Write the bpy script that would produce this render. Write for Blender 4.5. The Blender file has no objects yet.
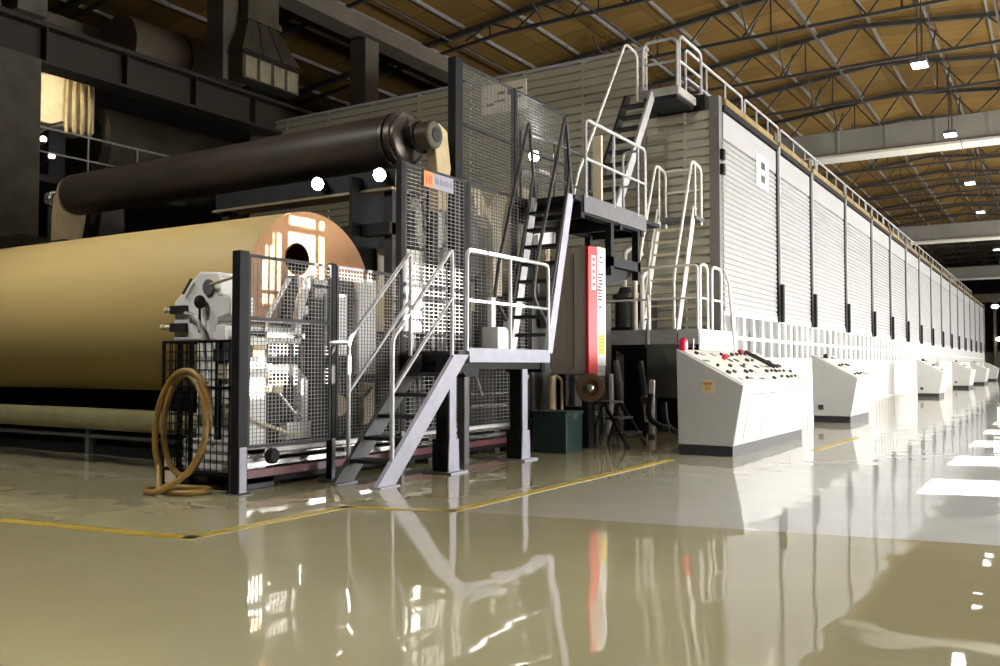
import bpy, math, random
from mathutils import Vector, Matrix
random.seed(7)
SC = bpy.context.scene
COL = SC.collection
V = Vector

# ------------------------------------------------------------------ helpers
class MB:
    """Collects shapes in world coordinates; build() links them as ONE mesh object."""
    def __init__(s):
        s.v = []; s.f = []; s.sm = []
    def add(s, vs, fs, smooth=False):
        b = len(s.v)
        s.v += [tuple(p) for p in vs]
        for f in fs:
            s.f.append(tuple(b + i for i in f)); s.sm.append(smooth)
        return s
    def box(s, x0, x1, y0, y1, z0, z1):
        x0, x1 = min(x0, x1), max(x0, x1); y0, y1 = min(y0, y1), max(y0, y1); z0, z1 = min(z0, z1), max(z0, z1)
        vs = [(x0,y0,z0),(x1,y0,z0),(x1,y1,z0),(x0,y1,z0),(x0,y0,z1),(x1,y0,z1),(x1,y1,z1),(x0,y1,z1)]
        return s.add(vs, [(0,3,2,1),(4,5,6,7),(0,1,5,4),(1,2,6,5),(2,3,7,6),(3,0,4,7)])
    def bar(s, p, q, w, h, up=(0,0,1)):
        """rectangular bar p->q, w across, h along 'up'"""
        p, q = V(p), V(q); d = (q - p).normalized(); u = V(up)
        if abs(d.dot(u)) > .999: u = V((0,1,0))
        side = d.cross(u).normalized(); u2 = side.cross(d).normalized()
        a, b = side * w / 2, u2 * h / 2
        vs = [p-a-b, p+a-b, p+a+b, p-a+b, q-a-b, q+a-b, q+a+b, q-a+b]
        return s.add(vs, [(0,1,2,3)[::-1],(4,5,6,7),(0,1,5,4),(1,2,6,5),(2,3,7,6),(3,0,4,7)])
    def cyl(s, p, q, r, n=24, r2=None, caps=True):
        p, q = V(p), V(q); d = (q - p).normalized()
        u = V((0,0,1)) if abs(d.z) < .9 else V((1,0,0))
        a = d.cross(u).normalized(); b = a.cross(d).normalized()
        r2 = r if r2 is None else r2
        c = [(math.cos(2*math.pi*i/n), math.sin(2*math.pi*i/n)) for i in range(n)]
        r0 = [p + (a*x + b*y)*r for x, y in c]; r1 = [q + (a*x + b*y)*r2 for x, y in c]
        s.add(r0 + r1, [(i, (i+1)%n, n+(i+1)%n, n+i)[::-1] for i in range(n)], True)
        if caps:
            if r > 1e-6: s.add(r0, [tuple(range(n))])
            if r2 > 1e-6: s.add(r1, [tuple(range(n))[::-1]])
        return s
    def lathe(s, p, d, prof, n=32):
        """prof: [(distance along d, radius)]; sharp rings between segments"""
        p, d = V(p), V(d).normalized()
        for (a0, r0), (a1, r1) in zip(prof, prof[1:]):
            if abs(a1 - a0) < 1e-6:
                s._annulus(p + d*a0, d, r0, r1, n)
            else:
                s.cyl(p + d*a0, p + d*a1, r0, n, r1, caps=False)
        return s
    def _annulus(s, c, d, r0, r1, n):
        u = V((0,0,1)) if abs(d.z) < .9 else V((1,0,0))
        a = d.cross(u).normalized(); b = a.cross(d).normalized()
        k = [(math.cos(2*math.pi*i/n), math.sin(2*math.pi*i/n)) for i in range(n)]
        A = [c + (a*x+b*y)*r0 for x, y in k]; B = [c + (a*x+b*y)*r1 for x, y in k]
        s.add(A + B, [(i, (i+1)%n, n+(i+1)%n, n+i)[::-1] for i in range(n)])
    def tube(s, pts, r, n=8, closed=False):
        P = [V(p) for p in pts]; m = len(P); rings = []
        T = []
        for i in range(m):
            if closed: t = P[(i+1)%m] - P[i-1]
            else: t = P[min(i+1, m-1)] - P[max(i-1, 0)]
            T.append(t.normalized())
        u = V((0,0,1)) if abs(T[0].z) < .9 else V((1,0,0))
        nrm = (u - T[0]*u.dot(T[0])).normalized()
        for i in range(m):
            if i: 
                nrm = nrm - T[i]*nrm.dot(T[i])
                nrm = nrm.normalized() if nrm.length > 1e-6 else T[i].orthogonal().normalized()
            bn = T[i].cross(nrm)
            rings.append([P[i] + (nrm*math.cos(2*math.pi*k/n) + bn*math.sin(2*math.pi*k/n))*r for k in range(n)])
        vs = [p for ring in rings for p in ring]; fs = []
        for i in range(m if closed else m-1):
            j = (i+1) % m
            fs += [(i*n+k, i*n+(k+1)%n, j*n+(k+1)%n, j*n+k) for k in range(n)]
        s.add(vs, fs, True)
        if not closed:
            s.add(rings[0], [tuple(range(n))[::-1]]); s.add(rings[-1], [tuple(range(n))])
        return s
    def prism(s, poly, axis, a0, a1):
        """2D polygon extruded along axis: x -> poly is (y,z); y -> (x,z); z -> (x,y)"""
        f = {'x': lambda p, a: (a, p[0], p[1]), 'y': lambda p, a: (p[0], a, p[1]), 'z': lambda p, a: (p[0], p[1], a)}[axis]
        n = len(poly)
        area = sum(poly[i][0]*poly[(i+1)%n][1] - poly[(i+1)%n][0]*poly[i][1] for i in range(n))
        if area < 0: poly = poly[::-1]
        A = [f(p, a0) for p in poly]; B = [f(p, a1) for p in poly]
        flip = (axis == 'y') != (a1 < a0)
        fs = [tuple(range(n))[::-1], tuple(range(n, 2*n))] + [(i, (i+1)%n, n+(i+1)%n, n+i) for i in range(n)]
        if flip: fs = [t[::-1] for t in fs]
        return s.add(A + B, fs)
    def sphere(s, c, r, n=14, m=8, sz=1.0):
        c = V(c); vs = []; fs = []
        for j in range(m+1):
            t = math.pi*j/m
            for i in range(n):
                a = 2*math.pi*i/n
                vs.append(c + V((math.sin(t)*math.cos(a)*r, math.sin(t)*math.sin(a)*r, math.cos(t)*r*sz)))
        for j in range(m):
            for i in range(n):
                fs.append((j*n+i, (j+1)*n+i, (j+1)*n+(i+1)%n, j*n+(i+1)%n))
        return s.add(vs, fs, True)
    def build(s, name, mat, parent=None, bevel=0, loc=None, **tags):
        me = bpy.data.meshes.new(name)
        if parent is not None: org = V(parent['_o'])
        elif loc is not None: org = V(loc)
        else:
            xs = [p[0] for p in s.v]; ys = [p[1] for p in s.v]; zs = [p[2] for p in s.v]
            org = V(((min(xs)+max(xs))/2, (min(ys)+max(ys))/2, min(zs)))
        me.from_pydata([tuple(V(p) - org) for p in s.v], [], s.f)
        me.polygons.foreach_set('use_smooth', s.sm)
        me.materials.append(mat); me.update()
        o = bpy.data.objects.new(name, me); COL.objects.link(o)
        if parent is not None:
            o.parent = parent
        else:
            o.location = org
        o['_o'] = tuple(org)
        if bevel:
            b = o.modifiers.new('Bevel', 'BEVEL'); b.width = bevel; b.segments = 2; b.limit_method = 'ANGLE'; b.angle_limit = math.radians(40)
        tag(o, **tags)
        return o

def tag(o, label=None, cat=None, group=None, kind=None):
    if label: o['label'] = label
    if cat: o['category'] = cat
    if group: o['group'] = group
    if kind: o['kind'] = kind
    return o

def thing(name, label, cat, loc, group=None):
    o = bpy.data.objects.new(name, None); COL.objects.link(o)
    o.location = loc; o['_o'] = tuple(loc); o.empty_display_size = .2
    return tag(o, label, cat, group)

def struct(name, mb, mat, label=None, bevel=0, group=None):
    return mb.build(name, mat, None, bevel, label=label, kind='structure', group=group)

def copy_tree(o, parent=None):
    c = o.copy(); COL.objects.link(c); c.parent = parent
    for ch in list(o.children): copy_tree(ch, c)
    return c

def fillet(pts, r, n=5):
    """round the corners of a polyline"""
    P = [V(p) for p in pts]; out = [P[0]]
    for a, b, c in zip(P, P[1:], P[2:]):
        d0, d1 = (a-b), (c-b); k = min(r, d0.length*.49, d1.length*.49)
        s0, s1 = b + d0.normalized()*k, b + d1.normalized()*k
        for i in range(n+1):
            t = i/n; out.append(s0*(1-t)**2 + b*2*t*(1-t) + s1*t*t)
    out.append(P[-1]); return out

# ------------------------------------------------------------------ materials
def mat(name, col, rough=.5, metal=0.0, var=.12, scale=6.0, bump=0.0, spec=.5, coat=0.0, stretch=None, rvar=0.0):
    m = bpy.data.materials.new(name); m.use_nodes = True
    nt = m.node_tree; b = nt.nodes['Principled BSDF']
    tc = nt.nodes.new('ShaderNodeTexCoord'); mp = nt.nodes.new('ShaderNodeMapping')
    if stretch: mp.inputs['Scale'].default_value = stretch
    nz = nt.nodes.new('ShaderNodeTexNoise'); nz.inputs['Scale'].default_value = scale; nz.inputs['Detail'].default_value = 4
    nt.links.new(tc.outputs['Object'], mp.inputs['Vector']); nt.links.new(mp.outputs['Vector'], nz.inputs['Vector'])
    rp = nt.nodes.new('ShaderNodeValToRGB')
    rp.color_ramp.elements[0].position = .3; rp.color_ramp.elements[1].position = .7
    rp.color_ramp.elements[0].color = (*[c*(1-var) for c in col], 1)
    rp.color_ramp.elements[1].color = (*[min(1, c*(1+var)) for c in col], 1)
    nt.links.new(nz.outputs['Fac'], rp.inputs['Fac']); nt.links.new(rp.outputs['Color'], b.inputs['Base Color'])
    b.inputs['Roughness'].default_value = rough; b.inputs['Metallic'].default_value = metal
    b.inputs['Specular IOR Level'].default_value = spec
    b.inputs['Coat Weight'].default_value = coat
    if rvar:
        mr = nt.nodes.new('ShaderNodeMapRange'); mr.inputs['To Min'].default_value = max(0, rough-rvar); mr.inputs['To Max'].default_value = rough+rvar
        nt.links.new(nz.outputs['Fac'], mr.inputs['Value']); nt.links.new(mr.outputs['Result'], b.inputs['Roughness'])
    if bump:
        bp = nt.nodes.new('ShaderNodeBump'); bp.inputs['Strength'].default_value = bump; bp.inputs['Distance'].default_value = .02
        nt.links.new(nz.outputs['Fac'], bp.inputs['Height']); nt.links.new(bp.outputs['Normal'], b.inputs['Normal'])
    return m

def emit(name, col, strength):
    m = bpy.data.materials.new(name); m.use_nodes = True
    nt = m.node_tree; b = nt.nodes['Principled BSDF']
    b.inputs['Base Color'].default_value = (*col, 1)
    b.inputs['Emission Color'].default_value = (*col, 1); b.inputs['Emission Strength'].default_value = strength
    return m

M = dict(
    paper   = mat('kraft_paper', (.48,.355,.135), .55, var=.05, scale=3, stretch=(.15,1,1)),
    paper_end = mat('kraft_paper_end', (.40,.20,.085), .7, var=.1, scale=30),
    core    = mat('core_brown', (.018,.008,.005), .85, scale=20, spec=.1),
    roller  = mat('spool_rubber', (.046,.037,.028), .42, var=.3, scale=2, stretch=(.4,1,1), rvar=.08),
    steel_d = mat('dark_steel', (.018,.018,.020), .5, .0, var=.3, spec=.3),
    steel_bk= mat('black_paint', (.008,.008,.009), .55, var=.3, spec=.2),
    steel_g = mat('grey_paint', (.10,.10,.105), .5, var=.15),
    rail_g  = mat('galvanised_tube', (.42,.42,.42), .34, .2, var=.1, scale=12),
    rail_d  = mat('dark_tube', (.05,.048,.045), .4, .2, var=.2),
    rail_w  = mat('white_tube', (.72,.70,.64), .4, .0, var=.05),
    lilac   = mat('pale_steel_paint', (.34,.34,.41), .5, .0, var=.08),
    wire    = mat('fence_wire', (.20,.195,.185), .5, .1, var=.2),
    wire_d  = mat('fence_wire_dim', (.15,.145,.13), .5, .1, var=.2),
    white   = mat('white_paint', (.78,.77,.74), .4, var=.05),
    cream   = mat('cream_paint', (.60,.52,.36), .5, var=.08),
    tan     = mat('tan_paint', (.42,.33,.18), .5, var=.12),
    olive   = mat('olive_tube', (.22,.205,.10), .35, .3, var=.15),
    shutter = mat('panel_aluminium', (.33,.33,.33), .42, .15, var=.06, scale=1.5, stretch=(1,.4,3)),
    endwall = mat('endwall_aluminium', (.40,.375,.285), .38, .1, var=.08, scale=1.0, stretch=(.3,1,3)),
    hoodw   = mat('hood_white', (.80,.80,.78), .35, var=.03),
    console_w = mat('console_white', (.47,.47,.455), .35, var=.03, scale=3),
    ctrl    = mat('control_face', (.70,.68,.60), .4, var=.05),
    glass   = mat('window_glass', (.17,.175,.18), .06, 0, var=.5, scale=2.2, spec=.8, stretch=(1,1,.4)),
    gold    = mat('gold_rail', (.27,.195,.085), .4, .3, var=.45, scale=3),
    inox    = mat('brushed_inox', (.52,.465,.385), .34, .35, var=.1, scale=3, stretch=(8,8,.3), rvar=.08),
    red     = mat('signal_red', (.62,.02,.03), .4, var=.06),
    redp    = mat('red_beacon', (.75,.02,.06), .25, var=.03),
    yellow  = mat('label_yellow', (.85,.55,.03), .5, var=.05),
    orange  = mat('sign_orange', (.80,.24,.09), .5, var=.06),
    orange_d= mat('sign_orange_dark', (.62,.10,.05), .5, var=.06),
    signg   = mat('sign_grey', (.27,.26,.31), .5, var=.05),
    signt   = mat('sign_text', (.16,.16,.22), .5, var=.1),
    ink     = mat('black_ink', (.03,.03,.03), .5, var=.1),
    sticker = mat('sticker_cream', (.62,.55,.33), .5, var=.05),
    stickmk = mat('sticker_mark', (.66,.33,.06), .5, var=.1),
    hose    = mat('amber_hose', (.27,.16,.035), .38, var=.2, scale=9),
    greenbx = mat('dark_green_paint', (.012,.034,.030), .45, var=.2),
    tank    = mat('tank_grey', (.085,.085,.068), .5, var=.12, scale=2),
    brownr  = mat('brown_rim', (.10,.055,.03), .4, .3, var=.15),
    kick    = mat('plinth_black', (.018,.018,.020), .5, var=.2),
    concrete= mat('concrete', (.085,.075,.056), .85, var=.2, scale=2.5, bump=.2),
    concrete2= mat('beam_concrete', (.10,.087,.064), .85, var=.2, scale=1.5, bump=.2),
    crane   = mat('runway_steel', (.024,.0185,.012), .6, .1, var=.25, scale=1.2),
    duct    = mat('duct_metal', (.075,.064,.044), .5, .3, var=.3, scale=1.5),
    hatch   = mat('hatch_board', (.27,.24,.165), .6, var=.25, scale=3),
    truss   = mat('truss_steel', (.055,.05,.045), .6, .1, var=.2),
    purlin  = mat('purlin_steel', (.19,.18,.155), .6, .1, var=.15),
    girder  = mat('crane_girder', (.25,.24,.215), .55, var=.12, scale=.8),
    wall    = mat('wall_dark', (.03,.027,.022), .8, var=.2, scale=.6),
    maroon  = mat('maroon_paint', (.13,.045,.05), .4, var=.2),
    chrome  = mat('bright_metal', (.62,.61,.58), .22, .8, var=.06),
    lampw   = emit('lamp_glow', (1,.97,.90), 14),
    spotw   = emit('spot_glow', (1,.98,.95), 60),
    floodw  = emit('flood_glow', (1,.98,.95), 30),
)

def floor_material():
    m = bpy.data.materials.new('epoxy_floor'); m.use_nodes = True
    nt = m.node_tree; b = nt.nodes['Principled BSDF']; N = nt.nodes.new; L = nt.links.new
    tc = N('ShaderNodeTexCoord'); sx = N('ShaderNodeSeparateXYZ'); L(tc.outputs['Object'], sx.inputs[0])
    # pale grey painted in for the floor's different reflections begins along y = 6.72 + .16 x
    mad = N('ShaderNodeMath'); mad.operation = 'MULTIPLY_ADD'; mad.inputs[1].default_value = -.20; mad.inputs[2].default_value = -6.62
    L(sx.outputs['X'], mad.inputs[0])
    ad = N('ShaderNodeMath'); ad.operation = 'ADD'; L(sx.outputs['Y'], ad.inputs[0]); L(mad.outputs[0], ad.inputs[1])
    st = N('ShaderNodeMath'); st.operation = 'GREATER_THAN'; st.inputs[1].default_value = 0; L(ad.outputs[0], st.inputs[0])
    gx = N('ShaderNodeMapRange'); gx.inputs['From Min'].default_value = -4.6; gx.inputs['From Max'].default_value = -1.6
    L(sx.outputs['X'], gx.inputs['Value'])
    gr = N('ShaderNodeMath'); gr.operation = 'MULTIPLY'; L(st.outputs[0], gr.inputs[0]); L(gx.outputs[0], gr.inputs[1])
    nz = N('ShaderNodeTexNoise'); nz.inputs['Scale'].default_value = .55; nz.inputs['Detail'].default_value = 5; L(tc.outputs['Object'], nz.inputs['Vector'])
    ra = N('ShaderNodeValToRGB'); e = ra.color_ramp.elements
    e[0].position = .3; e[0].color = (.315,.285,.165,1); e[1].position = .7; e[1].color = (.375,.34,.205,1)
    L(nz.outputs['Fac'], ra.inputs[0])
    rb = N('ShaderNodeValToRGB'); e = rb.color_ramp.elements
    e[0].position = .3; e[0].color = (.49,.49,.465,1); e[1].position = .7; e[1].color = (.57,.57,.545,1)
    L(nz.outputs['Fac'], rb.inputs[0])
    mx = N('ShaderNodeMix'); mx.data_type = 'RGBA'; L(gr.outputs[0], mx.inputs['Factor']); L(ra.outputs[0], mx.inputs['A']); L(rb.outputs[0], mx.inputs['B'])
    L(mx.outputs['Result'], b.inputs['Base Color'])
    n2 = N('ShaderNodeTexNoise'); n2.inputs['Scale'].default_value = 2.6; n2.inputs['Detail'].default_value = .6; L(tc.outputs['Object'], n2.inputs['Vector'])
    bp = N('ShaderNodeBump'); bp.inputs['Strength'].default_value = .12; bp.inputs['Distance'].default_value = .03
    L(n2.outputs['Fac'], bp.inputs['Height']); L(bp.outputs['Normal'], b.inputs['Normal'])
    mr = N('ShaderNodeMapRange'); mr.inputs['To Min'].default_value = .015; mr.inputs['To Max'].default_value = .04
    L(nz.outputs['Fac'], mr.inputs['Value']); L(mr.outputs[0], b.inputs['Roughness'])
    b.inputs['Specular IOR Level'].default_value = .62
    return m
def ceiling_material():
    m = bpy.data.materials.new('amber_roof_boards'); m.use_nodes = True
    nt = m.node_tree; b = nt.nodes['Principled BSDF']; N = nt.nodes.new; L = nt.links.new
    tc = N('ShaderNodeTexCoord'); br = N('ShaderNodeTexBrick')
    br.inputs['Scale'].default_value = 1.0; br.inputs['Brick Width'].default_value = 2.0; br.inputs['Row Height'].default_value = 1.18
    br.inputs['Mortar Size'].default_value = .02; br.offset = 0
    br.inputs['Color1'].default_value = (.125,.073,.017,1); br.inputs['Color2'].default_value = (.17,.102,.026,1); br.inputs['Mortar'].default_value = (.06,.04,.02,1)
    L(tc.outputs['Object'], br.inputs['Vector']); L(br.outputs['Color'], b.inputs['Base Color'])
    b.inputs['Roughness'].default_value = .8; b.inputs['Specular IOR Level'].default_value = .15
    return m
M['lane'] = mat('lane_yellow', (.46,.34,.05), .3, var=.18, scale=14); M['floor'] = floor_material(); M['ceil'] = ceiling_material()
# ------------------------------------------------------------------ shared builders
def wires(mb, axis, c, a0, a1, z0, z1, da, dz, r=.0055):
    """welded wire mesh in the plane axis=c; a = the horizontal axis of the panel"""
    na = max(1, round((a1-a0)/da)); nz = max(1, round((z1-z0)/dz)); h = r/2
    for i in range(na+1):
        a = a0 + (a1-a0)*i/na
        if axis == 'x': mb.box(c-h, c+h, a-h, a+h, z0, z1)
        else: mb.box(a-h, a+h, c-h, c+h, z0, z1)
    for i in range(nz+1):
        z = z0 + (z1-z0)*i/nz
        if axis == 'x': mb.box(c+h, c+h+r, a0, a1, z-h, z+h)
        else: mb.box(a0, a1, c-h-r, c-h, z-h, z+h)
    return mb

def fence(label, axis, c, a0, a1, z0, z1, da=.05, dz=.034, mesh='wire', frm='steel_d', w=.03, group='machine guard fence panels', r=.0055, mid=None):
    loc = (c, (a0+a1)/2, z0) if axis == 'x' else ((a0+a1)/2, c, z0)
    t = thing('guard_fence', label, 'fence', loc, group)
    f = MB()
    def bx(p0, p1, q0, q1):
        if axis == 'x': f.box(c-w/2, c+w/2, p0, p1, q0, q1)
        else: f.box(p0, p1, c-w/2, c+w/2, q0, q1)
    bx(a0, a0+w, z0, z1); bx(a1-w, a1, z0, z1); bx(a0+w, a1-w, z0, z0+w); bx(a0+w, a1-w, z1-w, z1)
    if mid: bx(a0+w, a1-w, mid-w/2, mid+w/2)
    f.build('fence_frame', M[frm], t)
    wires(MB(), axis, c, a0+w, a1-w, z0+w, z1-w, da, dz, r).build('wire_mesh', M[mesh], t)
    return t

def post(label, x, y, z1, w=.07, d=.09, mats=('steel_bk','steel_g'), foot=.10, z0=0.0):
    t = thing('fence_post', label, 'post', (x, y, z0), 'machine guard fence posts')
    MB().box(x-d/2, x+d/2, y-w/2, y+w/2, z0+.012, z1).build('upright', M[mats[0]], t, .004)
    MB().box(x-foot, x+foot, y-foot*.8, y+foot*.8, z0, z0+.012).build('base_plate', M[mats[1]], t)
    MB().box(x+d/2, x+d/2+.006, y-w*.36, y+w*.36, z0+.02, min(z1, z0+.42)).build('foot_bracket', M['lilac'], t)
    return t

def stair(t, xl, xr, y0, z0, y1, z1, n, sd=.2, sw=.045, smat='lilac', tmat='steel_d', smat_l=None, td=.24, foot=True, tt=.035):
    for x, m in ((xl, smat_l or smat), (xr, smat)):
        mb = MB()
        d = V((0, y1-y0, z1-z0)).normalized(); nrm = V((0, -d.z, d.y)) * sd/2
        # parallelogram stringer cut level at the floor and plumb at the top
        k = sd/2/ max(.2, d.z)
        poly = [(y0-k, z0), (y0+k, z0), (y1+k*.2, z1-sd*.9), (y1, z1), (y1-k*.55, z1)]
        poly = [(y0-k*.9, z0), (y0+k*.9, z0), (y1+k*.9, z1-.0), (y1-k*.9, z1)]
        mb.prism(poly, 'x', x-sw/2, x+sw/2)
        mb.build('stringer', M[m], t)
    for i in range(1, n+1):
        f = i/(n+1); y = y0 + (y1-y0)*f; z = z0 + (z1-z0)*f
        MB().box(xl+sw/2, xr-sw/2, y-td/2, y+td/2, z-tt/2, z+tt/2).build('tread', M[tmat], t)

def rails(t, path, h, mids, posts, r=.021, m='rail_g', rp=None, handle='handrail', close=True, ends=True):
    """a guard rail over a floor path: top rail, mid rails and posts as parts"""
    up = V((0,0,h)); P = [V(p) for p in path]
    top = [p + up for p in P]
    if ends: top = [P[0]] + top + [P[-1]]
    MB().tube(fillet(top, .09), r, 8).build(handle, M[m], t)
    for k in mids:
        MB().tube([p + V((0,0,k)) for p in P], r*.8, 8).build('mid_rail', M[m], t)
    for p in posts:
        p = V(p); MB().tube([p, p + up], rp or r*.9, 8).build('rail_post', M[m], t)

def ribbed(axis, c, out, a0, a1, z0, z1, pitch, depth, back=.05):
    """horizontal ribbed sheet in the plane axis=c, ribs stand out along 'out' (+1/-1); solid behind"""
    n = max(1, round((z1-z0)/pitch)); p = (z1-z0)/n; prof = []
    for i in range(n):
        z = z0 + i*p
        prof += [(c + out*depth, z), (c + out*depth*.72, z + p*.70), (c, z + p*.78), (c, z + p*.94)]
    prof += [(c, z1), (c - out*back, z1), (c - out*back, z0)]
    mb = MB()
    if axis == 'x': mb.prism(prof, 'y', a0, a1)
    else: mb.prism(prof, 'x', a0, a1)
    return mb

# ================================================================== SETTING
XR, XL, YF, YB = 7.0, -26.0, -9.0, 125.0
MB().box(XL-.3, XR+.3, YF-.3, YB+.3, -.2, 0).build('floor', M['floor'], loc=(0,0,0), kind='structure')
# painted lane lines on the floor
for seg in ([(-9.5,3.22),(-4.92,3.98)], [(-4.92,3.98),(-4.92,5.50)], [(-4.92,5.50),(-4.07,5.80)], [(-4.07,5.80),(-4.02,10.3)], [(-2.80,12.5),(-2.72,15.0)]):
    (xa, ya), (xb, yb) = seg
    d = V((xb-xa, yb-ya, 0)).normalized()*.04
    struct('floor_marking', MB().bar((xa-d.x, ya-d.y, .0015), (xb+d.x, yb+d.y, .0015), .115, .003), M['lane'])
RZ, RX, SL = 13.55, -6.1, .105        # ridge height, ridge line, roof slope
roofz = lambda x: RZ - abs(x-RX)*SL
cl = MB()
xs = [XL-.3, RX, XR+.3]
cl.prism([(xs[0], roofz(xs[0])), (xs[1], RZ), (xs[2], roofz(xs[2])), (xs[2], roofz(xs[2])+.3), (xs[1], RZ+.3), (xs[0], roofz(xs[0])+.3)], 'y', YF-.3, YB+.3)
struct('ceiling', cl, M['ceil'])
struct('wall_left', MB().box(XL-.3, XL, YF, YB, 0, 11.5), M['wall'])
struct('wall_back', MB().box(XL, XR, YB, YB+.3, 0, 13.6), M['wall'])
struct('wall_front', MB().box(XL, XR, YF-.3, YF, 0, 13.6), M['wall'])
# the wall of windows across the aisle: openings between y, heights
LOW = [(10.95+2.7*i, 12.3+2.7*i, 1.0, 3.9) for i in range(28)]
HIGH = [(9.96, 10.90, 8.15, 9.35), (11.35, 12.6, 7.62, 8.55)]
w = MB(); y = YF
w.box(XR, XR+.25, YF, YB, 0, 1.0)
for (a, b, z0, z1) in LOW:
    w.box(XR, XR+.25, y, a, 1.0, 3.9); y = b
w.box(XR, XR+.25, y, YB, 1.0, 3.9)
w.box(XR, XR+.25, YF, YB, 3.9, 6.75); w.box(XR, XR+.25, YF, 9.35, 6.75, 7.6); w.box(XR, XR+.25, 10.35, YB, 6.75, 7.6); w.box(XR, XR+.25, YF, YB, 9.4, 12.6)
w.box(XR, XR+.25, YF, 9.96, 7.6, 9.4); w.box(XR, XR+.25, 9.96, 10.9, 7.6, 8.15); w.box(XR, XR+.25, 10.9, 11.35, 7.6, 9.4); w.box(XR, XR+.25, 11.35, 12.6, 8.55, 9.4); w.box(XR, XR+.25, 12.6, YB, 7.6, 9.4)
struct('wall_right', w, mat('wall_right_paint', (.36,.34,.29), .8, var=.1, scale=.6))
for i, (a, b, z0, z1) in enumerate(LOW[:8]):
    f = MB()
    for yy in (a, b-.06): f.box(XR+.06, XR+.14, yy, yy+.06, z0, z1)
    for zz in (z0, z1-.06): f.box(XR+.06, XR+.14, a, b, zz, zz+.06)
    struct('window_%d' % (i+1), f, M['white'])
f = MB()
for yy, ww in ((10.05,.035), (10.14,.035), (10.23,.10), (10.72,.06)): f.box(XR+.06, XR+.1, yy, yy+ww, 8.15, 9.35)
f.box(XR+.06, XR+.1, 9.96, 10.9, 8.95, 9.02); f.box(XR+.06, XR+.1, 9.9, 10.95, 9.12, 9.42)
for ya, yb, zz in ((9.9,10.02,8.62),(10.02,10.12,8.78),(10.12,10.24,8.92),(10.24,10.34,9.02)): f.box(XR+.06, XR+.1, ya, yb, zz, 9.2)  # added corner blockers, stepped to keep sun off the roll top
struct('window_9', f, M['steel_g'])
f = MB()
for yy in (11.7, 12.2): f.box(XR+.06, XR+.1, yy, yy+.05, 7.62, 8.55)
f.box(XR+.06, XR+.1, 11.35, 12.6, 8.05, 8.1)
struct('window_10', f, M['steel_g'])
f = MB()
for yy in (9.35, 9.66, 9.98, 10.29): f.box(XR+.06, XR+.1, yy, yy+.06, 6.75, 7.6)
f.box(XR+.06, XR+.1, 9.35, 10.35, 6.75, 7.12); f.box(XR+.06, XR+.1, 9.78, 10.16, 7.1, 7.6); f.box(XR+.06, XR+.1, 9.35, 10.35, 7.32, 7.40)
struct('window_11', f, M['steel_g'])  # unseen opening added and trimmed to throw sun on the carriage

# roof steel
for k, yy in enumerate([5.5 + 4.72*i for i in range(25)]):
    t = thing('roof_truss', 'riveted steel roof truss spanning the hall below the amber roof', 'roof truss', (RX, yy, 11.7), 'roof trusses')
    t['kind'] = 'structure'
    zb = 11.95; x0, x1 = XL, XR
    top = lambda x: roofz(x) - .18
    mb = MB()
    for a, b in ((x0, RX), (RX, x1)): mb.bar((a, yy, top(a)), (b, yy, top(b)), .16, .16)
    mb.build('top_chord', M['truss'], t)
    MB().bar((x0, yy, zb if top(x0) > zb else top(x0)-.4), (RX-9, yy, zb), .10, .10).bar((RX-9, yy, zb), (x1, yy, zb), .10, .10).build('bottom_chord', M['truss'], t)
    mb = MB(); n = 12
    for i in range(n):
        xa = RX - 10.5 + i*(x1 - RX + 10.5)/n; xb = RX - 10.5 + (i+1)*(x1 - RX + 10.5)/n; xm = (xa+xb)/2
        mb.bar((xa, yy, zb), (xm, yy, top(xm)), .055, .055); mb.bar((xm, yy, top(xm)), (xb, yy, zb), .055, .055)
        if i % 2 == 0: mb.bar((xm, yy, zb), (xm, yy, top(xm)), .05, .05)
    # bracing struts out of the truss plane, in V shapes towards the next purlin node
    for xa in (RX-7.5, RX-2.4, RX+2.6, RX+7.2):
        for s in (-1, 1): mb.bar((xa, yy, zb), (xa, yy + s*1.25, top(xa)+.05), .045, .045)
    mb.build('web_lattice', M['truss'], t)
for i in range(17):
    x = XL + 2 + i*1.85
    if abs(x-RX) < .2: x += .3
    struct('purlin_trim', MB().bar((x, YF, roofz(x)-.06), (x, YB, roofz(x)-.06), .07, .12), M['purlin'], 'long steel purlin running the length of the amber roof', group='roof purlins')
for i in range(5):
    x = -17 + i*5.2
    struct('tie_trim', MB().bar((x, YF, 11.95), (x, YB, 11.95), .06, .06), M['truss'], 'thin longitudinal tie bar joining the roof trusses', group='roof tie bars')

# travelling crane girders across the hall
for yy, zb, lab in ((40.0, 10.05, 'pale box girder of the overhead crane nearest the hood end'), (66.0, 9.4, 'second pale crane girder further down the hall'), (92.0, 9.0, 'farthest crane girder near the end of the hall')):
    t = thing('crane_girder', lab, 'crane girder', (-5, yy, zb), 'overhead crane girders')
    MB().box(-16.5, XR-.03, yy, yy+.9, zb+.10, zb+1.15).build('box_web', M['girder'], t)
    MB().box(-16.5, XR-.03, yy-.14, yy+1.04, zb, zb+.10).build('bottom_flange', mat('girder_flange', (.62,.60,.54), .5, var=.06) if yy == 40 else bpy.data.materials['girder_flange'], t)
    mb = MB()
    for i in range(12): mb.box(-15.5+i*1.9, -15.4+i*1.9, yy-.04, yy, zb+.1, zb+1.15)
    mb.build('stiffener_rib', M['girder'], t)

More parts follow.
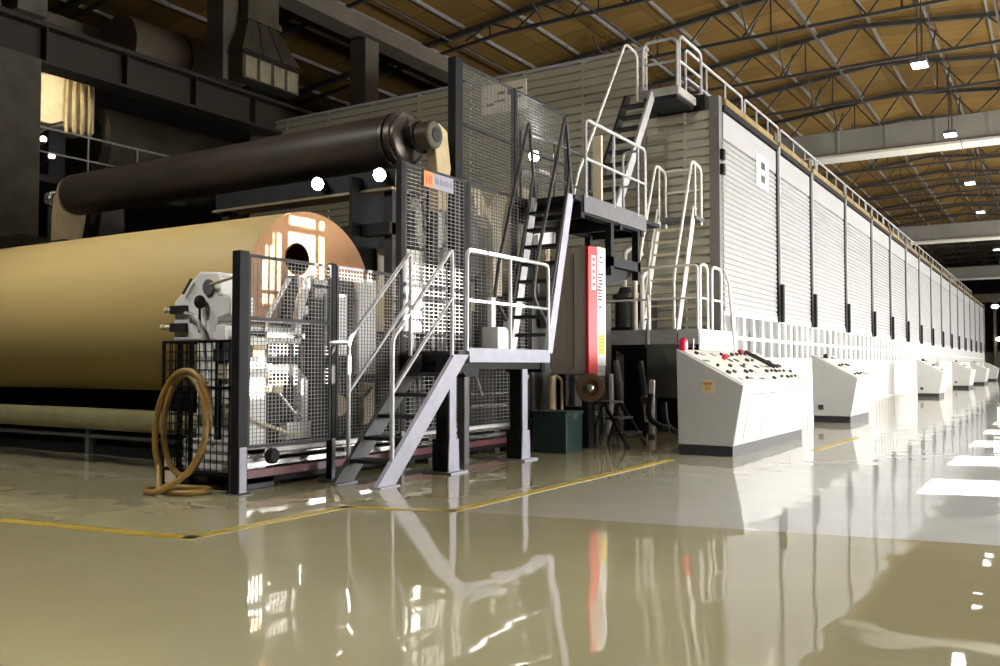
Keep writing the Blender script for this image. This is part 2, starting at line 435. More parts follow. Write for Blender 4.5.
# columns and crane runway on the dark side
CX = -17.0
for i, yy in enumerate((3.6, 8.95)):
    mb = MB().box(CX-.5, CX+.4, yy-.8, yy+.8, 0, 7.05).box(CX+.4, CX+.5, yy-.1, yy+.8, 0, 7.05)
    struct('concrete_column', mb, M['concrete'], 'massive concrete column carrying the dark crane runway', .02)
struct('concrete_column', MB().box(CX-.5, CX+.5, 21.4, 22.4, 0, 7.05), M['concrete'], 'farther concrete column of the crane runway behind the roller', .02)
t = thing('runway_beam', 'dark riveted crane runway beam crossing above the concrete column', 'beam', (CX, 14, 7.1), 'crane runway'); t['kind'] = 'structure'
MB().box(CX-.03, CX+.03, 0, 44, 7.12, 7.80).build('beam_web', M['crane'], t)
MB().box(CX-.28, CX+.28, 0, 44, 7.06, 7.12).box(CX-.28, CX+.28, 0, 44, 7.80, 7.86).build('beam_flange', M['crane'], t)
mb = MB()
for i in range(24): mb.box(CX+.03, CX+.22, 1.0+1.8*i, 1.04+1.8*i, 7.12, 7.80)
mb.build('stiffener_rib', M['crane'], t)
MB().box(CX-.06, CX+.06, 0, 44, 7.86, 7.98).build('crane_rail', M['steel_d'], t)
for yy, zt in ((9.7, 12), (14.65, 12), (19.8, 10.6), (25, 10.6)):
    struct('upper_column', MB().box(CX-.35, CX+.25, yy-.3, yy+.3, 7.98, zt), M['concrete2'], 'upper roof column standing on the crane runway', .02, 'upper roof columns')
struct('roof_beam', MB().box(-21.3, -20.9, 8.5, 17.5, 9.4, 9.85), M['concrete2'], 'short pale beam high in the dark beyond the runway', .02)
struct('roof_beam', MB().box(CX-.35, CX+.35, 13.0, 60, 10.65, 11.15), M['concrete2'], 'pale concrete roof beam running back above the hood', .02)

# ================================================================== LEFT BACKGROUND
t = thing('exhaust_hopper', 'dim sheet metal exhaust hopper with board hatches on the crane runway', 'exhaust hopper', (-16.4, 15.4, 7.98))
MB().box(-17.04, -16.5, 15.2, 16.2, 7.985, 8.05).build('support_bracket', M['steel_d'], t)
MB().box(-16.70, -16.25, 14.5, 16.35, 7.98, 8.62).build('hopper_box', M['duct'], t)
MB().add([(-16.7,14.45,8.62),(-16.2,14.45,8.62),(-16.2,16.4,8.62),(-16.7,16.4,8.62),(-16.7,14.8,9.5),(-16.4,14.8,9.5),(-16.4,15.75,9.5),(-16.7,15.75,9.5)],
         [(0,3,2,1),(4,5,6,7),(0,1,5,4),(1,2,6,5),(2,3,7,6),(3,0,4,7)]).build('hopper_cone', M['duct'], t)
MB().box(-16.64, -16.38, 14.78, 15.77, 9.5, 12.0).build('chute', M['duct'], t)
MB().box(-16.64, -16.33, 14.72, 15.83, 9.48, 9.62).build('flange_ring', M['duct'], t)
mb = MB()
for f in (.33, .66): mb.bar((-16.2, 14.45+1.95*f, 8.62), (-16.39, 14.8+.95*f, 9.5), .03, .03)
mb.box(-16.25, -16.2, 14.48, 16.38, 8.56, 8.66)
mb.build('seam_rib', M['steel_d'], t)
for i in range(4):
    MB().box(-16.25, -16.20, 14.56+.45*i, 14.90+.45*i, 7.84+.16, 8.50).build('hatch_board', M['hatch'], t)
mb = MB().cyl((-19.3, 13.3, 8.95), (-19.3, 16.9, 8.95), .75, 28).cyl((-19.3, 14.9, 8.95), (-19.3, 15.05, 8.95), .79, 28)
mb.build('round_duct', mat('duct_tan', (.11,.088,.06), .55, .1, var=.2, scale=1), label='broad round tan duct lying beyond the crane runway', cat='duct')
mb = MB().lathe((-20.2, 13.0, 6.55), (0,1,0), [(0,0),(0,.8),(.12,1.0),(7.0,1.0),(7.12,.8),(7.12,0)], 32)
mb.build('round_duct', M['duct'], label='large dusty duct under the crane runway beside the bright cabinet', cat='duct')
t = thing('steam_cabinet', 'cream steam cabinet with pipes, lit up behind the concrete column', 'cabinet', (-19.4, 11.9, 5.2))
MB().box(-19.9, -19.05, 10.6, 12.55, 6.55, 8.2).build('cabinet_body', M['cream'], t, .02)
for i in range(4):
    MB().tube([(-18.95, 11.80+.19*i, 6.4), (-18.95, 11.80+.19*i, 8.2)], .05, 10).build('riser_pipe', M['tan'], t)
MB().tube(fillet([(-18.95, 11.1, 5.5), (-18.95, 11.1, 6.3), (-18.95, 11.7, 6.6)], .2), .06, 10).build('bend_pipe', M['chrome'], t)
MB().box(-19.9, -18.2, 10.4, 14.5, 5.05, 5.2).build('walkway_slab', M['steel_d'], t)
MB().box(-19.7, -19.3, 11.6, 12.0, 5.2, 6.55).box(-19.7, -19.3, 11.6, 12.0, 0, 5.05).build('support_leg', M['steel_d'], t)
l = bpy.data.lights.new('cabinet_lamp', 'SPOT'); l.energy = 130; l.spot_size = math.radians(90); l.color = (1,.86,.6); l.shadow_soft_size = .05
o = bpy.data.objects.new('cabinet_light', l); COL.objects.link(o); o.location = (-17.9, 10.9, 7.3); o.rotation_euler = V((-1,.3,.0)).to_track_quat('-Z','Y').to_euler()
t = thing('walkway_railing', 'thin steel railing before the lit steam cabinet', 'railing', (-18.2, 11.5, 5.2))
rails(t, [(-18.2, 10.4, 5.2), (-18.2, 14.3, 5.2)], 1.0, [.48], [(-18.2, 11.85, 5.2), (-18.2, 13.1, 5.2)], .025, 'rail_g')
for yy, zz, lab in ((11.05, 6.05, 'small round work lamp glowing beside the column, upper of two'), (11.25, 5.72, 'small round work lamp glowing beside the column, lower of two')):
    t = thing('work_lamp', lab, 'lamp', (-18.6, yy, zz-.1), 'glowing work lamps')
    MB().sphere((-18.6, yy, zz), .07, 12, 8).build('bulb', emit('bulb_glow', (1,.85,.6), 6) if 'bulb_glow' not in bpy.data.materials else bpy.data.materials['bulb_glow'], t)
    MB().cyl((-18.6, yy, zz-.1), (-18.6, yy, zz-.05), .04, 10).bar((-18.6, yy, zz-.09), (-19.06, yy, zz-.09), .03, .03).build('lamp_bracket', M['steel_d'], t)
# small items beside the column
t = thing('guard_railing', 'dark pipe railing low beside the concrete column', 'railing', (-15.6, 8.2, 2.2))
rails(t, [(-15.6, 6.8, 2.3), (-15.6, 9.4, 2.3)], 1.1, [.55], [(-15.6, 7.6, 2.3), (-15.6, 8.5, 2.3)], .025, 'rail_d')
MB().box(-16.4, -15.5, 5.5, 9.6, 2.15, 2.3).build('walkway_deck', M['steel_d'], t)
for yy in (6.0, 9.2): MB().box(-15.7, -15.5, yy-.1, yy+.1, 0, 2.15).build('support_leg', M['steel_d'], t)
mb = MB().lathe((-16.0, 7.7, 2.3), (0,0,1), [(0,0),(0,.25),(1.3,.25),(1.38,.2),(1.38,0)], 24)
mb.build('oil_drum', mat('drum_grey', (.32,.29,.24), .5, var=.15), label='grey upright drum on the side walkway behind the railing', cat='drum')
# reel section frames in the dark behind the paper roll
t = thing('reel_section_machine', 'dark machine frame behind the idle spool and the paper roll', 'machine frame', (-10.5, 9.6, 0))
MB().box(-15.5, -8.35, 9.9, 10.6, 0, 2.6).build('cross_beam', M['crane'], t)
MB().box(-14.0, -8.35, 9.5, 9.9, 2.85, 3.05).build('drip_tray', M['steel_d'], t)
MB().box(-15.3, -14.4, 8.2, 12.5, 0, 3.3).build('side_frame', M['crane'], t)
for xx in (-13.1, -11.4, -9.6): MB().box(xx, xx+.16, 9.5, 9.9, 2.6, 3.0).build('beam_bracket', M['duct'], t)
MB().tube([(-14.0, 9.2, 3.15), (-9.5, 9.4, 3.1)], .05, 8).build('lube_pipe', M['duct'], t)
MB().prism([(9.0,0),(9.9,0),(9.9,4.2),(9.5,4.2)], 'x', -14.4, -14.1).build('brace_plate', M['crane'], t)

# ================================================================== PAPER ROLL AND ROLLERS
t = thing('paper_roll', 'giant roll of tan kraft paper lying beside the mesh fence', 'paper roll', (-10.2, 6.96, .85))
PR, PY, PZ = .963, 6.96, 1.81
MB().lathe((-15.0, PY, PZ), (1,0,0), [(0,0),(0,PR-.004),(.006,PR),(8.294,PR),(8.3,PR-.004)], 96).build('wound_paper', M['paper'], t)
HC, HR = (6.74, 2.25), .175          # the open core
ang = [2*math.pi*i/96 for i in range(96)]
mb = MB().add([(-6.7, PY + (PR-.004)*math.cos(a), PZ + (PR-.004)*math.sin(a)) for a in ang] + [(-6.7, HC[0] + HR*math.cos(a), HC[1] + HR*math.sin(a)) for a in ang],
              [(i, (i+1)%96, 96+(i+1)%96, 96+i) for i in range(96)])
mb.build('paper_face', M['paper_end'], t)
MB().lathe((-7.6, HC[0], HC[1]), (1,0,0), [(0,0),(0,HR),(.905,HR),(.905,HR-.012),(.02,HR-.012)], 48).build('core_tube', M['core'], t)
# idle reel spool above
t = thing('reel_spool', 'long black idle reel spool resting on tan arms above the paper roll', 'roller', (-10.2, 8.72, 3.56))
SY, SZ, SR = 8.72, 3.95, .335
MB().lathe((-13.75, SY, SZ), (1,0,0), [(.06,SR-.03),(.09,SR),(6.72,SR),(6.74,SR-.01)], 64).build('spool_shell', M['roller'], t)
MB().lathe((-13.75, SY, SZ), (1,0,0), [(-.02,.0),(-.02,.2),(0,.28),(.0,SR-.02),(.06,SR-.02)], 48).build('end_collar', M['tan'], t)
mb = MB(); 
mb.lathe((-7.01, SY, SZ), (1,0,0), [(-.02,SR-.01),(0,SR+.01),(.05,SR+.01),(.05,SR-.03),(.09,SR-.03),(.09,SR+.005),(.17,SR+.005),(.17,SR-.02),(.22,SR-.02),(.22,SR-.06),(.26,.16),(.26,0)], 48)
mb.build('end_collar', mat('collar_steel', (.12,.10,.08), .35, .6, var=.2), t)
MB().lathe((-6.75, SY, SZ), (1,0,0), [(0,.12),(.14,.12),(.14,.2),(.17,.2),(.17,.09),(.40,.09),(.40,0)], 32).build('journal', M['steel_d'], t)
MB().lathe((-14.35, SY, SZ), (1,0,0), [(0,0),(0,.07),(.1,.1),(.16,.1),(.16,.06),(.30,.06),(.30,.10),(.62,.10)], 24).build('journal', M['chrome'], t)
for x0, mt in ((-6.52, 'tan'), (-14.15, 'cream')):
    t = thing('spool_arm', 'tan cast support arm holding the %s journal of the idle spool' % ('near' if x0 > -8 else 'far'), 'support arm', (x0, SY+.1, 2.3 if x0 > -8 else 2.3), 'spool support arms')
    if x0 > -8:
        MB().prism([(8.80,3.05),(8.98,3.05),(9.06,3.6),(8.98,4.05),(8.80,4.12),(8.70,3.95),(8.76,3.6)], 'x', x0, x0+.14).build('arm_plate', M['tan'], t, .015)
        MB().lathe((x0-.06, SY-.02, SZ), (1,0,0), [(0,0),(0,.15),(.02,.17),(.2,.17),(.22,.15),(.22,0)], 28).build('bearing_housing', M['duct'], t)
        MB().box(x0-.06, x0+.02, 8.82, 8.96, 0, 3.3).build('arm_leg', M['steel_bk'], t)
    else:
        MB().prism([(8.42,3.15),(8.85,3.05),(8.95,3.6),(8.9,4.0),(8.60,4.08),(8.45,3.9),(8.42,3.6)], 'x', x0+.24, x0+.38).build('arm_plate', M['tan'], t, .015)
        MB().lathe((x0-.30, SY, SZ), (1,0,0), [(0,0),(0,.10),(.04,.13),(.16,.13),(.16,0)], 20).build('bearing_housing', M['chrome'], t)
        MB().box(x0+.1, x0+.8, 8.3, 8.8, 2.9, 3.15).build('arm_foot', M['duct'], t)
        MB().box(x0+.25, x0+.6, 8.3, 8.8, 0, 2.9).build('arm_leg', M['steel_d'], t)
# lamp beam under the spool with two spotlights
t = thing('lamp_beam', 'dark horizontal beam carrying two bright spotlights under the idle spool', 'beam', (-10.5, 8.3, 3.0))
MB().box(-9.5, -6.45, 8.04, 8.20, 3.2, 3.42).build('beam_body', M['steel_d'], t, .005)
MB().box(-9.5, -6.45, 7.98, 8.30, 3.17, 3.20).build('beam_flange', mat('flange_tan', (.26,.22,.14), .4, .2, var=.2), t)
MB().box(-9.4, -9.25, 8.05, 8.2, 1.9, 3.17).build('beam_leg', M['steel_d'], t)
MB().box(-14.9, -6.5, 8.0, 8.14, 2.66, 2.80).build('cross_bar', M['steel_bk'], t)
MB().box(-14.9, -14.75, 8.0, 8.14, 0, 2.66).build('beam_leg', M['steel_d'], t)
MB().box(-6.62, -6.5, 8.05, 8.2, 0, 3.17).build('beam_leg', M['steel_d'], t)
for x, lab in ((-7.53, 'bright spotlight under the idle spool, farther from the tall fence'), (-6.57, 'bright spotlight under the idle spool, next to the tall fence')):
    t = thing('spotlight', lab, 'spotlight', (x, 7.98, 3.3), 'spotlights on the beam')
    d = V((.45, -1, -.28)).normalized(); c = V((x, 7.9, 3.33))
    MB().lathe(c - d*.12, d, [(0,0),(0,.035),(.05,.055),(.12,.085),(.12,.075)], 20).build('lamp_housing', M['steel_bk'], t)
    mb = MB(); mb._annulus(c - d*.012, -d, .075, 0, 20); mb.build('lamp_lens', M['spotw'], t)
    MB().box(x-.02, x+.02, 7.92, 8.04, 3.36, 3.40).build('lamp_bracket', M['steel_d'], t)
    l = bpy.data.lights.new('spot', 'SPOT'); l.energy = 55; l.spot_size = math.radians(125); l.spot_blend = .5; l.shadow_soft_size = .04; l.color = (1,.96,.9)
    o = bpy.data.objects.new('spot_light', l); COL.objects.link(o); o.location = c + d*.05; o.rotation_euler = d.to_track_quat('-Z','Y').to_euler()
MB().lathe((-13.3, 8.86, 2.35), (1,0,0), [(0,0),(0,.62),(6.28,.62),(6.30,.60),(6.30,.50),(6.2,.48),(6.2,0)], 56).build('reel_drum', M['roller'], label='dark reel drum turning behind the paper roll', cat='roller')
# low tube and base beams under the roll
t = thing('guide_roller', 'olive steel guide roller lying low under the paper roll', 'roller', (-11, 6.3, .38))
MB().lathe((-15.0, 6.3, .53), (1,0,0), [(0,0),(0,.125),(2.2,.125),(2.2,.14),(2.35,.14),(2.35,.125),(7.5,.125),(7.5,0)], 32).build('roller_shell', M['olive'], t)
MB().box(-13.1, -12.95, 6.2, 6.4, .0, .5).build('roller_bracket', M['olive'], t)
MB().box(-7.75, -7.6, 6.2, 6.4, .0, .5).build('roller_bracket', M['steel_d'], t)
t = thing('base_beam', 'black base beam on the floor beneath the paper roll', 'beam', (-11.3, 7.2, 0))
MB().box(-15.4, -7.3, 7.02, 7.3, 0, .12).box(-15.4, -7.3, 7.12, 7.25, .12, .34).build('beam_body', M['steel_bk'], t)
MB().tube([(-15.4, 6.98, .24), (-7.4, 6.98, .24)], .03, 10).build('cable_pipe', M['steel_g'], t)
for xx in (-13.0, -10.6, -8.4): MB().box(xx-.04, xx+.04, 6.95, 7.05, 0, .34).build('beam_foot', M['steel_g'], t)
MB().box(-13.2, -7.6, 8.5, 9.2, 0, 1.73).build('drum_stand', M['steel_bk'], label='dark stand under the reel drum behind the paper roll', cat='stand')

# ================================================================== WHITE REEL STAND, CAGE, HOSE
t = thing('reel_stand', 'white cast reel stand with a slanted head before the paper roll', 'machine stand', (-6.85, 5.85, 0))
MB().box(-7.03, -6.36, 5.60, 5.68, .14, .46).build('base_block', M['white'], t, .01)
MB().box(-6.95, -6.40, 5.68, 6.05, .14, 1.42).build('pillar', M['white'], t, .015)
MB().box(-7.12, -6.34, 5.62, 6.1, 0, .14).build('foot_plate', M['kick'], t, .006)
MB().prism([(-7.27,1.38),(-7.27,1.76),(-6.90,2.04),(-6.66,2.02),(-6.61,1.96),(-6.62,1.80),(-6.47,1.79),(-6.47,1.62),(-6.62,1.58),(-6.66,1.47),(-6.50,1.42),(-6.48,1.38)], 'y', 5.66, 5.96).build('slanted_head', M['white'], t, .02)
MB().lathe((-6.76, 5.64, 1.88), (0,1,0), [(0,0),(0,.075),(.04,.075)], 24).build('pivot_disc', M['steel_g'], t)
MB().cyl((-6.70, 5.62, 1.90), (-6.26, 5.58, 1.96), .014, 10).build('pin_rod', M['tan'], t)
MB().sphere((-6.82, 5.60, 1.74), .055, 12, 8, 1.2).cyl((-6.82, 5.60, 1.45), (-6.82, 5.60, 1.74), .012, 8).build('lever_knob', M['steel_bk'], t)
MB().bar((-7.10, 5.63, 1.83), (-6.98, 5.63, 1.97), .02, .015).build('slot', M['ink'], t)
for z, x0 in ((1.69, -7.47), (1.52, -7.52)):
    MB().cyl((x0, 5.72, z), (-7.2, 5.72, z), .022, 12).cyl((x0, 5.72, z), (x0+.04, 5.72, z), .03, 12).build('clamp_pin', M['cream'], t)
    MB().box(-7.28, -7.06, 5.62, 5.70, z-.05, z+.03).build('clamp_block', M['steel_d'], t)
MB().tube(fillet([(-7.05, 5.62, 1.64), (-6.85, 5.58, 1.62), (-6.72, 5.57, 1.4), (-6.66, 5.57, .9), (-6.62, 5.6, .4)], .15), .018, 8).build('air_pipe', M['rail_g'], t)
MB().prism([(-7.56,.0),(-7.3,.0),(-7.3,.16),(-7.4,.22),(-7.56,.22)], 'y', 5.75, 6.3).build('cast_shoe', M['cream'], label='small cream cast shoe on the floor behind the hose', cat='machine shoe')
t = thing('guard_cage', 'black wire cage around the white reel stand with hose in front', 'cage', (-6.8, 5.6, .15))
cy0, cx0, cx1 = 5.56, -7.29, -6.33
mb = MB()
for x in (cx0, cx1-.025): mb.box(x, x+.025, cy0-.012, cy0+.012, .15, 1.38)
for z in (.15, 1.355, .93): mb.box(cx0, cx1, cy0-.012, cy0+.012, z, z+.025)
mb.box(cx0-.012, cx0+.012, cy0, cy0+.62, 1.355, 1.38); mb.box(cx0-.012, cx0+.012, cy0, cy0+.62, .15, .175); mb.box(cx0-.012, cx0+.012, cy0+.60, cy0+.62, 0, 1.38)
mb.box(cx0, cx0+.03, cy0-.015, cy0+.015, 0, .15); mb.box(cx1-.03, cx1, cy0-.015, cy0+.015, 0, .15)
mb.build('cage_frame', M['steel_bk'], t)
MB().box(cx0+.18, cx0+.22, cy0+.02, cy0+.06, 0, 1.36).box(cx0+.35, cx0+.38, cy0+.02, cy0+.05, 0, 1.36).build('cage_upright', M['steel_bk'], t)
wires(MB(), 'y', cy0, cx0+.02, cx1-.02, .17, 1.36, .085, .085, .008).build('wire_mesh', M['steel_bk'], t)
wires(MB(), 'x', cx0, cy0+.02, cy0+.6, .17, 1.36, .085, .085, .008).build('side_mesh', M['steel_bk'], t)
# amber hose coil hung on the cage, its lowest loop lying on the floor
pts = []
def loop(cx, cz, rx, rz, y, a0, a1, n=26, dy=0, tilt=0):
    for i in range(n):
        a = a0 + (a1-a0)*i/(n-1)
        pts.append((cx + rx*math.cos(a) + tilt*math.sin(a), y + dy*i/(n-1), cz + rz*math.sin(a)))
P2 = math.pi
loop(-6.80, .61, .31, .47, 5.47, 0.1*P2, 1.9*P2, dy=-.05, tilt=.03)
loop(-6.76, .60, .33, .50, 5.40, 2.0*P2, 3.28*P2, dy=-.08, tilt=.05)
# sweep down onto the floor and around
pts += [(-6.84, 5.20, .035), (-6.66, 5.16, .03), (-6.48, 5.22, .03), (-6.44, 5.42, .03), (-6.62, 5.50, .03), (-6.85, 5.42, .03), (-6.97, 5.30, .03), (-6.95, 5.16, .03), (-6.84, 5.07, .03), (-6.70, 5.09, .05), (-6.52, 5.24, .20), (-6.40, 5.33, .50), (-6.46, 5.36, .82), (-6.62, 5.38, 1.02), (-6.80, 5.40, 1.07), (-6.98, 5.42, .98)]
from mathutils import geometry
def smooth_path(P, k=5):
    P = [V(p) for p in P]; out = []
    for i in range(len(P)-1):
        p0 = P[max(0, i-1)]; p1 = P[i]; p2 = P[i+1]; p3 = P[min(len(P)-1, i+2)]
        for j in range(k):
            t_ = j/k
            out.append(.5*((2*p1) + (p2-p0)*t_ + (2*p0-5*p1+4*p2-p3)*t_*t_ + (3*p1-p0-3*p2+p3)*t_**3))
    out.append(P[-1]); return out
MB().tube(smooth_path(pts, 3), .027, 10).build('rubber_hose', M['hose'], label='coiled amber rubber hose hanging on the wire cage down to the floor', cat='hose')

# ================================================================== FENCES ALONG THE REEL
FX = -6.18
post('tall dark fence post beside the hose at the fence corner', FX, 5.52, 2.17, .11, .1)
post('dark fence post between the two low mesh fences', FX, 6.70, 2.17, .06, .07)
post('dark post of the taller mesh fence beside the steps', FX, 7.80, 3.44, .07, .08)
post('dark post under the platform in the tall mesh fence', FX, 9.08, 3.40, .07, .08)
post('dark post at the far end of the tall mesh fence', FX, 10.64, 3.40, .07, .08)
fence('low mesh fence before the paper roll end, nearest the hose', 'x', FX+.02, 5.58, 6.66, .40, 2.15, .046, .036, r=.0055, mid=1.57)
fence('low mesh fence beside the steps, second from the hose', 'x', FX+.02, 6.74, 7.76, .40, 2.15, .046, .036, r=.0055)
fence('tall mesh fence carrying the orange sign', 'x', FX+.02, 7.84, 9.04, .40, 3.42, .09, .045, r=.0065)
fence('tall mesh fence behind the lower platform, beside the steep ladder', 'x', FX+.02, 9.12, 10.60, .40, 3.42, .09, .045, r=.0065)
UX = -6.45
for yy, zt in ((9.25, 5.06), (10.7, 5.06), (12.28, 5.06)):
    post('tallest black fence post rising behind the orange sign' if yy < 10 else ('tallest fence post behind the steep ladder head' if yy < 11 else 'tallest fence post at the upper platform'), UX, yy, zt, .16 if yy < 10 else .05, .12 if yy < 10 else .05, ('steel_bk','steel_g'))
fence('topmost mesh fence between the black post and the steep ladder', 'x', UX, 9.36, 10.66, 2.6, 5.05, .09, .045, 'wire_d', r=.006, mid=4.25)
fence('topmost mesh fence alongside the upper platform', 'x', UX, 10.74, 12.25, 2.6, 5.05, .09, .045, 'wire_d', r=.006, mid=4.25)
# sign on the tall fence
t = thing('machine_sign', 'small orange and grey nameplate wired on the tall mesh fence', 'sign', (FX+.06, 8.44, 3.19))
MB().box(FX+.045, FX+.06, 8.15, 8.74, 3.20, 3.38).build('plate', M['signg'], t)
MB().box(FX+.06, FX+.063, 8.15, 8.33, 3.20, 3.38).build('orange_square', M['orange'], t)
mb = MB(); xx = FX+.063
mb.box(xx, xx+.002, 8.19, 8.21, 3.24, 3.34).box(xx, xx+.002, 8.24, 8.26, 3.24, 3.34).box(xx, xx+.002, 8.19, 8.30, 3.28, 3.30).box(xx, xx+.002, 8.28, 8.30, 3.24, 3.34)
mb.build('logo', M['orange_d'], t)
mb = MB()
for i, wd in enumerate((.05, .03, .045, .04, .05, .03, .04)): mb.box(FX+.06, FX+.062, 8.37+.05*i, 8.37+.05*i+wd*.8, 3.26, 3.31 if i % 2 else 3.33)
mb.build('lettering', M['signt'], t)

# ---- machinery behind the low fences
t = thing('reel_rail', 'white twin rail beam along the floor behind the low mesh fence', 'rail beam', (-6.5, 7.5, 0))
MB().box(-6.72, -6.34, 5.62, 10.6, .05, .11).build('base_channel', M['steel_bk'], t)
MB().box(-6.42, -6.30, 5.62, 10.6, .11, .18).build('edge_strip', M['maroon'], t)
MB().box(-6.50, -6.36, 5.62, 10.6, .20, .245).build('lower_rail', M['chrome'], t)
MB().box(-6.56, -6.40, 5.62, 10.6, .285, .36).build('upper_rail', M['white'], t)
MB().tube([(-6.38, 5.62, .30), (-6.38, 10.6, .30)], .022, 10).build('drive_tube', M['chrome'], t)
for yy in (5.7, 7.2, 8.7, 10.2): MB().box(-6.7, -6.45, yy, yy+.12, 0, .40).build('rail_stand', M['steel_g'], t)
MB().lathe((-6.30, 5.98, .30), (1,0,0), [(0,0),(0,.05),(.03,.075),(.07,.075),(.09,.05),(.09,0)], 20).build('clamp_knob', M['steel_bk'], t)
t = thing('reel_carriage', 'white and grey carriage machine with hoses behind the nearest low fence', 'machine', (-6.65, 6.3, .4))
MB().box(-6.66, -6.60, 5.65, 6.72, .40, 1.36).build('shade_backing', M['steel_bk'], t)  # black sheet added to paint the dark behind the carriage
MB().prism([(6.42,1.36),(6.74,1.36),(6.74,2.06),(6.55,2.06)], 'x', -6.66, -6.60).build('shade_board', M['steel_bk'], t)  # black board painted in for the shade behind the mesh
MB().box(-6.64, -6.44, 5.66, 6.66, 1.56, 1.60).build('upper_shelf', M['rail_g'], t)
MB().box(-6.62, -6.50, 5.62, 6.60, 1.36, 1.52).build('white_block', M['white'], t, .01)
MB().box(-6.56, -6.40, 5.75, 6.05, 1.43, 1.47).build('dark_bar', M['steel_bk'], t)
MB().box(-6.54, -6.40, 6.05, 6.55, 1.41, 1.46).build('slide_bar', M['chrome'], t)
MB().box(-6.66, -6.48, 5.62, 6.60, 1.18, 1.30).build('mid_beam', M['steel_d'], t, .01)
MB().box(-6.44, -6.32, 5.80, 5.95, 1.22, 1.34).build('valve_box', mat('valve_tan', (.60,.42,.24), .5), t, .008)
MB().box(-6.44, -6.34, 5.70, 5.80, 1.22, 1.33).build('coupling', M['ink'], t); MB().box(-6.46, -6.38, 6.0, 6.16, 1.23, 1.30).build('coupling', M['ink'], t)
MB().box(-6.62, -6.48, 5.64, 6.2, 1.02, 1.17).build('housing', M['cream'], t, .01)
MB().prism([(6.05,1.16),(6.45,1.16),(6.60,1.02),(6.62,.84),(6.52,.84),(6.48,.98),(6.36,1.06),(6.05,1.08)], 'x', -6.5, -6.42).build('quadrant_arm', M['rail_g'], t, .006)
MB().box(-6.50, -6.42, 5.66, 6.24, .90, .96).build('tie_bar', M['tan'], t)
MB().box(-6.52, -6.40, 6.16, 6.26, .88, .99).build('joint_block', M['cream'], t)
MB().tube([(-6.44, 6.22, .90), (-6.40, 6.44, .66)], .018, 8).cyl((-6.40, 6.43, .67), (-6.40, 6.49, .61), .032, 10).build('link_rod', M['chrome'], t)
MB().tube(smooth_path([(-6.40, 5.66, .72), (-6.36, 5.78, .66), (-6.34, 6.1, .55), (-6.36, 6.4, .46), (-6.4, 6.55, .46)], 6), .016, 8).build('white_cable', M['cream'], t)
MB().tube(smooth_path([(-6.38, 5.70, .95), (-6.34, 5.72, .80), (-6.35, 5.68, .62)], 6), .014, 8).build('white_cable', M['white'], t)
MB().box(-6.56, -6.46, 6.58, 6.66, .42, 1.0).box(-6.52, -6.42, 6.34, 6.66, .42, .58).build('angle_plate', M['white'], t)
MB().box(-6.60, -6.46, 5.95, 6.1, .48, .60).build('foot_block', M['tan'], t)
MB().tube(fillet([(-6.5, 6.10, 1.46), (-6.48, 6.13, 1.62), (-6.40, 6.33, 2.0)], .1), .022, 8).build('lever', M['white'], t)
MB().prism([(6.60,2.06),(6.66,2.06),(6.58,1.92),(6.50,1.70),(6.46,1.48),(6.38,1.48),(6.43,1.78),(6.50,1.96)], 'x', -6.42, -6.36).build('swing_arm', M['white'], t, .004)
MB().lathe((-6.5, 6.58, 1.70), (1,0,0), [(0,0),(0,.05),(.08,.05),(.1,.03),(.1,0)], 16).build('arm_joint', M['white'], t)
t = thing('drive_unit', 'white drive unit with dark openings behind the second low fence', 'machine', (-6.7, 7.3, .4))
MB().box(-6.67, -6.52, 6.80, 7.76, .42, 2.05).build('unit_body', M['steel_bk'], t, .01)
MB().box(-6.52, -6.46, 6.95, 7.25, 1.25, 1.9).box(-6.52, -6.46, 7.42, 7.72, 1.05, 2.1).build('white_plate', M['white'], t, .006)
MB().box(-6.52, -6.44, 7.5, 7.68, .5, .95).build('pale_cover', M['cream'], t, .006)
MB().cyl((-6.5, 7.1, .72), (-6.42, 7.1, .72), .11, 24).build('motor_cap', M['tan'], t)
for yy in (6.98, 7.12, 7.26): MB().box(-6.52, -6.47, yy, yy+.05, .82, 1.2).build('louvre', M['ink'], t)
MB().tube(smooth_path([(-6.42, 6.95, 1.2), (-6.36, 7.15, .95), (-6.38, 7.4, .8), (-6.42, 7.6, .9)], 6), .015, 8).build('black_cable', M['ink'], t)

# ---- machinery behind the tall fences
t = thing('winder_machine', 'big grey and cream winder frame behind the tall mesh fence', 'machine', (-7.0, 9.6, 0))
MB().box(-6.98, -6.94, 7.85, 9.38, 0, 3.35).build('shade_backing', M['steel_bk'], t)  # black sheet added so the mesh holes read as deep shade
MB().prism([(8.25,1.55),(9.35,1.55),(9.35,2.35),(9.1,2.55),(8.25,2.55)], 'x', -6.9, -6.63).build('white_console', M['white'], t, .015)
for z in (1.7, 1.86, 2.02, 2.18): MB().box(-6.63, -6.61, 8.3, 9.3, z, z+.05).build('shelf_edge', M['rail_g'], t)
MB().prism([(8.3,.5),(9.5,.5),(9.5,1.5),(8.3,1.5)], 'x', -6.95, -6.75).build('lower_plate', M['steel_g'], t)
MB().lathe((-6.94, 9.10, 2.88), (1,0,0), [(0,0),(0,.42),(.28,.42),(.31,.39),(.31,.30),(.26,.28),(.26,0)], 40).build('gear_housing', mat('gear_grey', (.40,.385,.34), .45, .2, var=.15), t)
MB().prism([(8.95,3.02),(9.10,3.20),(9.22,3.18),(9.17,2.99),(9.12,2.62),(8.97,2.62)], 'x', -6.62, -6.55).build('crank_arm', mat('arm_grey', (.62,.60,.54), .45, var=.1), t, .01)
MB().box(-6.62, -6.55, 9.25, 9.40, 2.95, 3.36).build('face_strip', M['cream'], t)
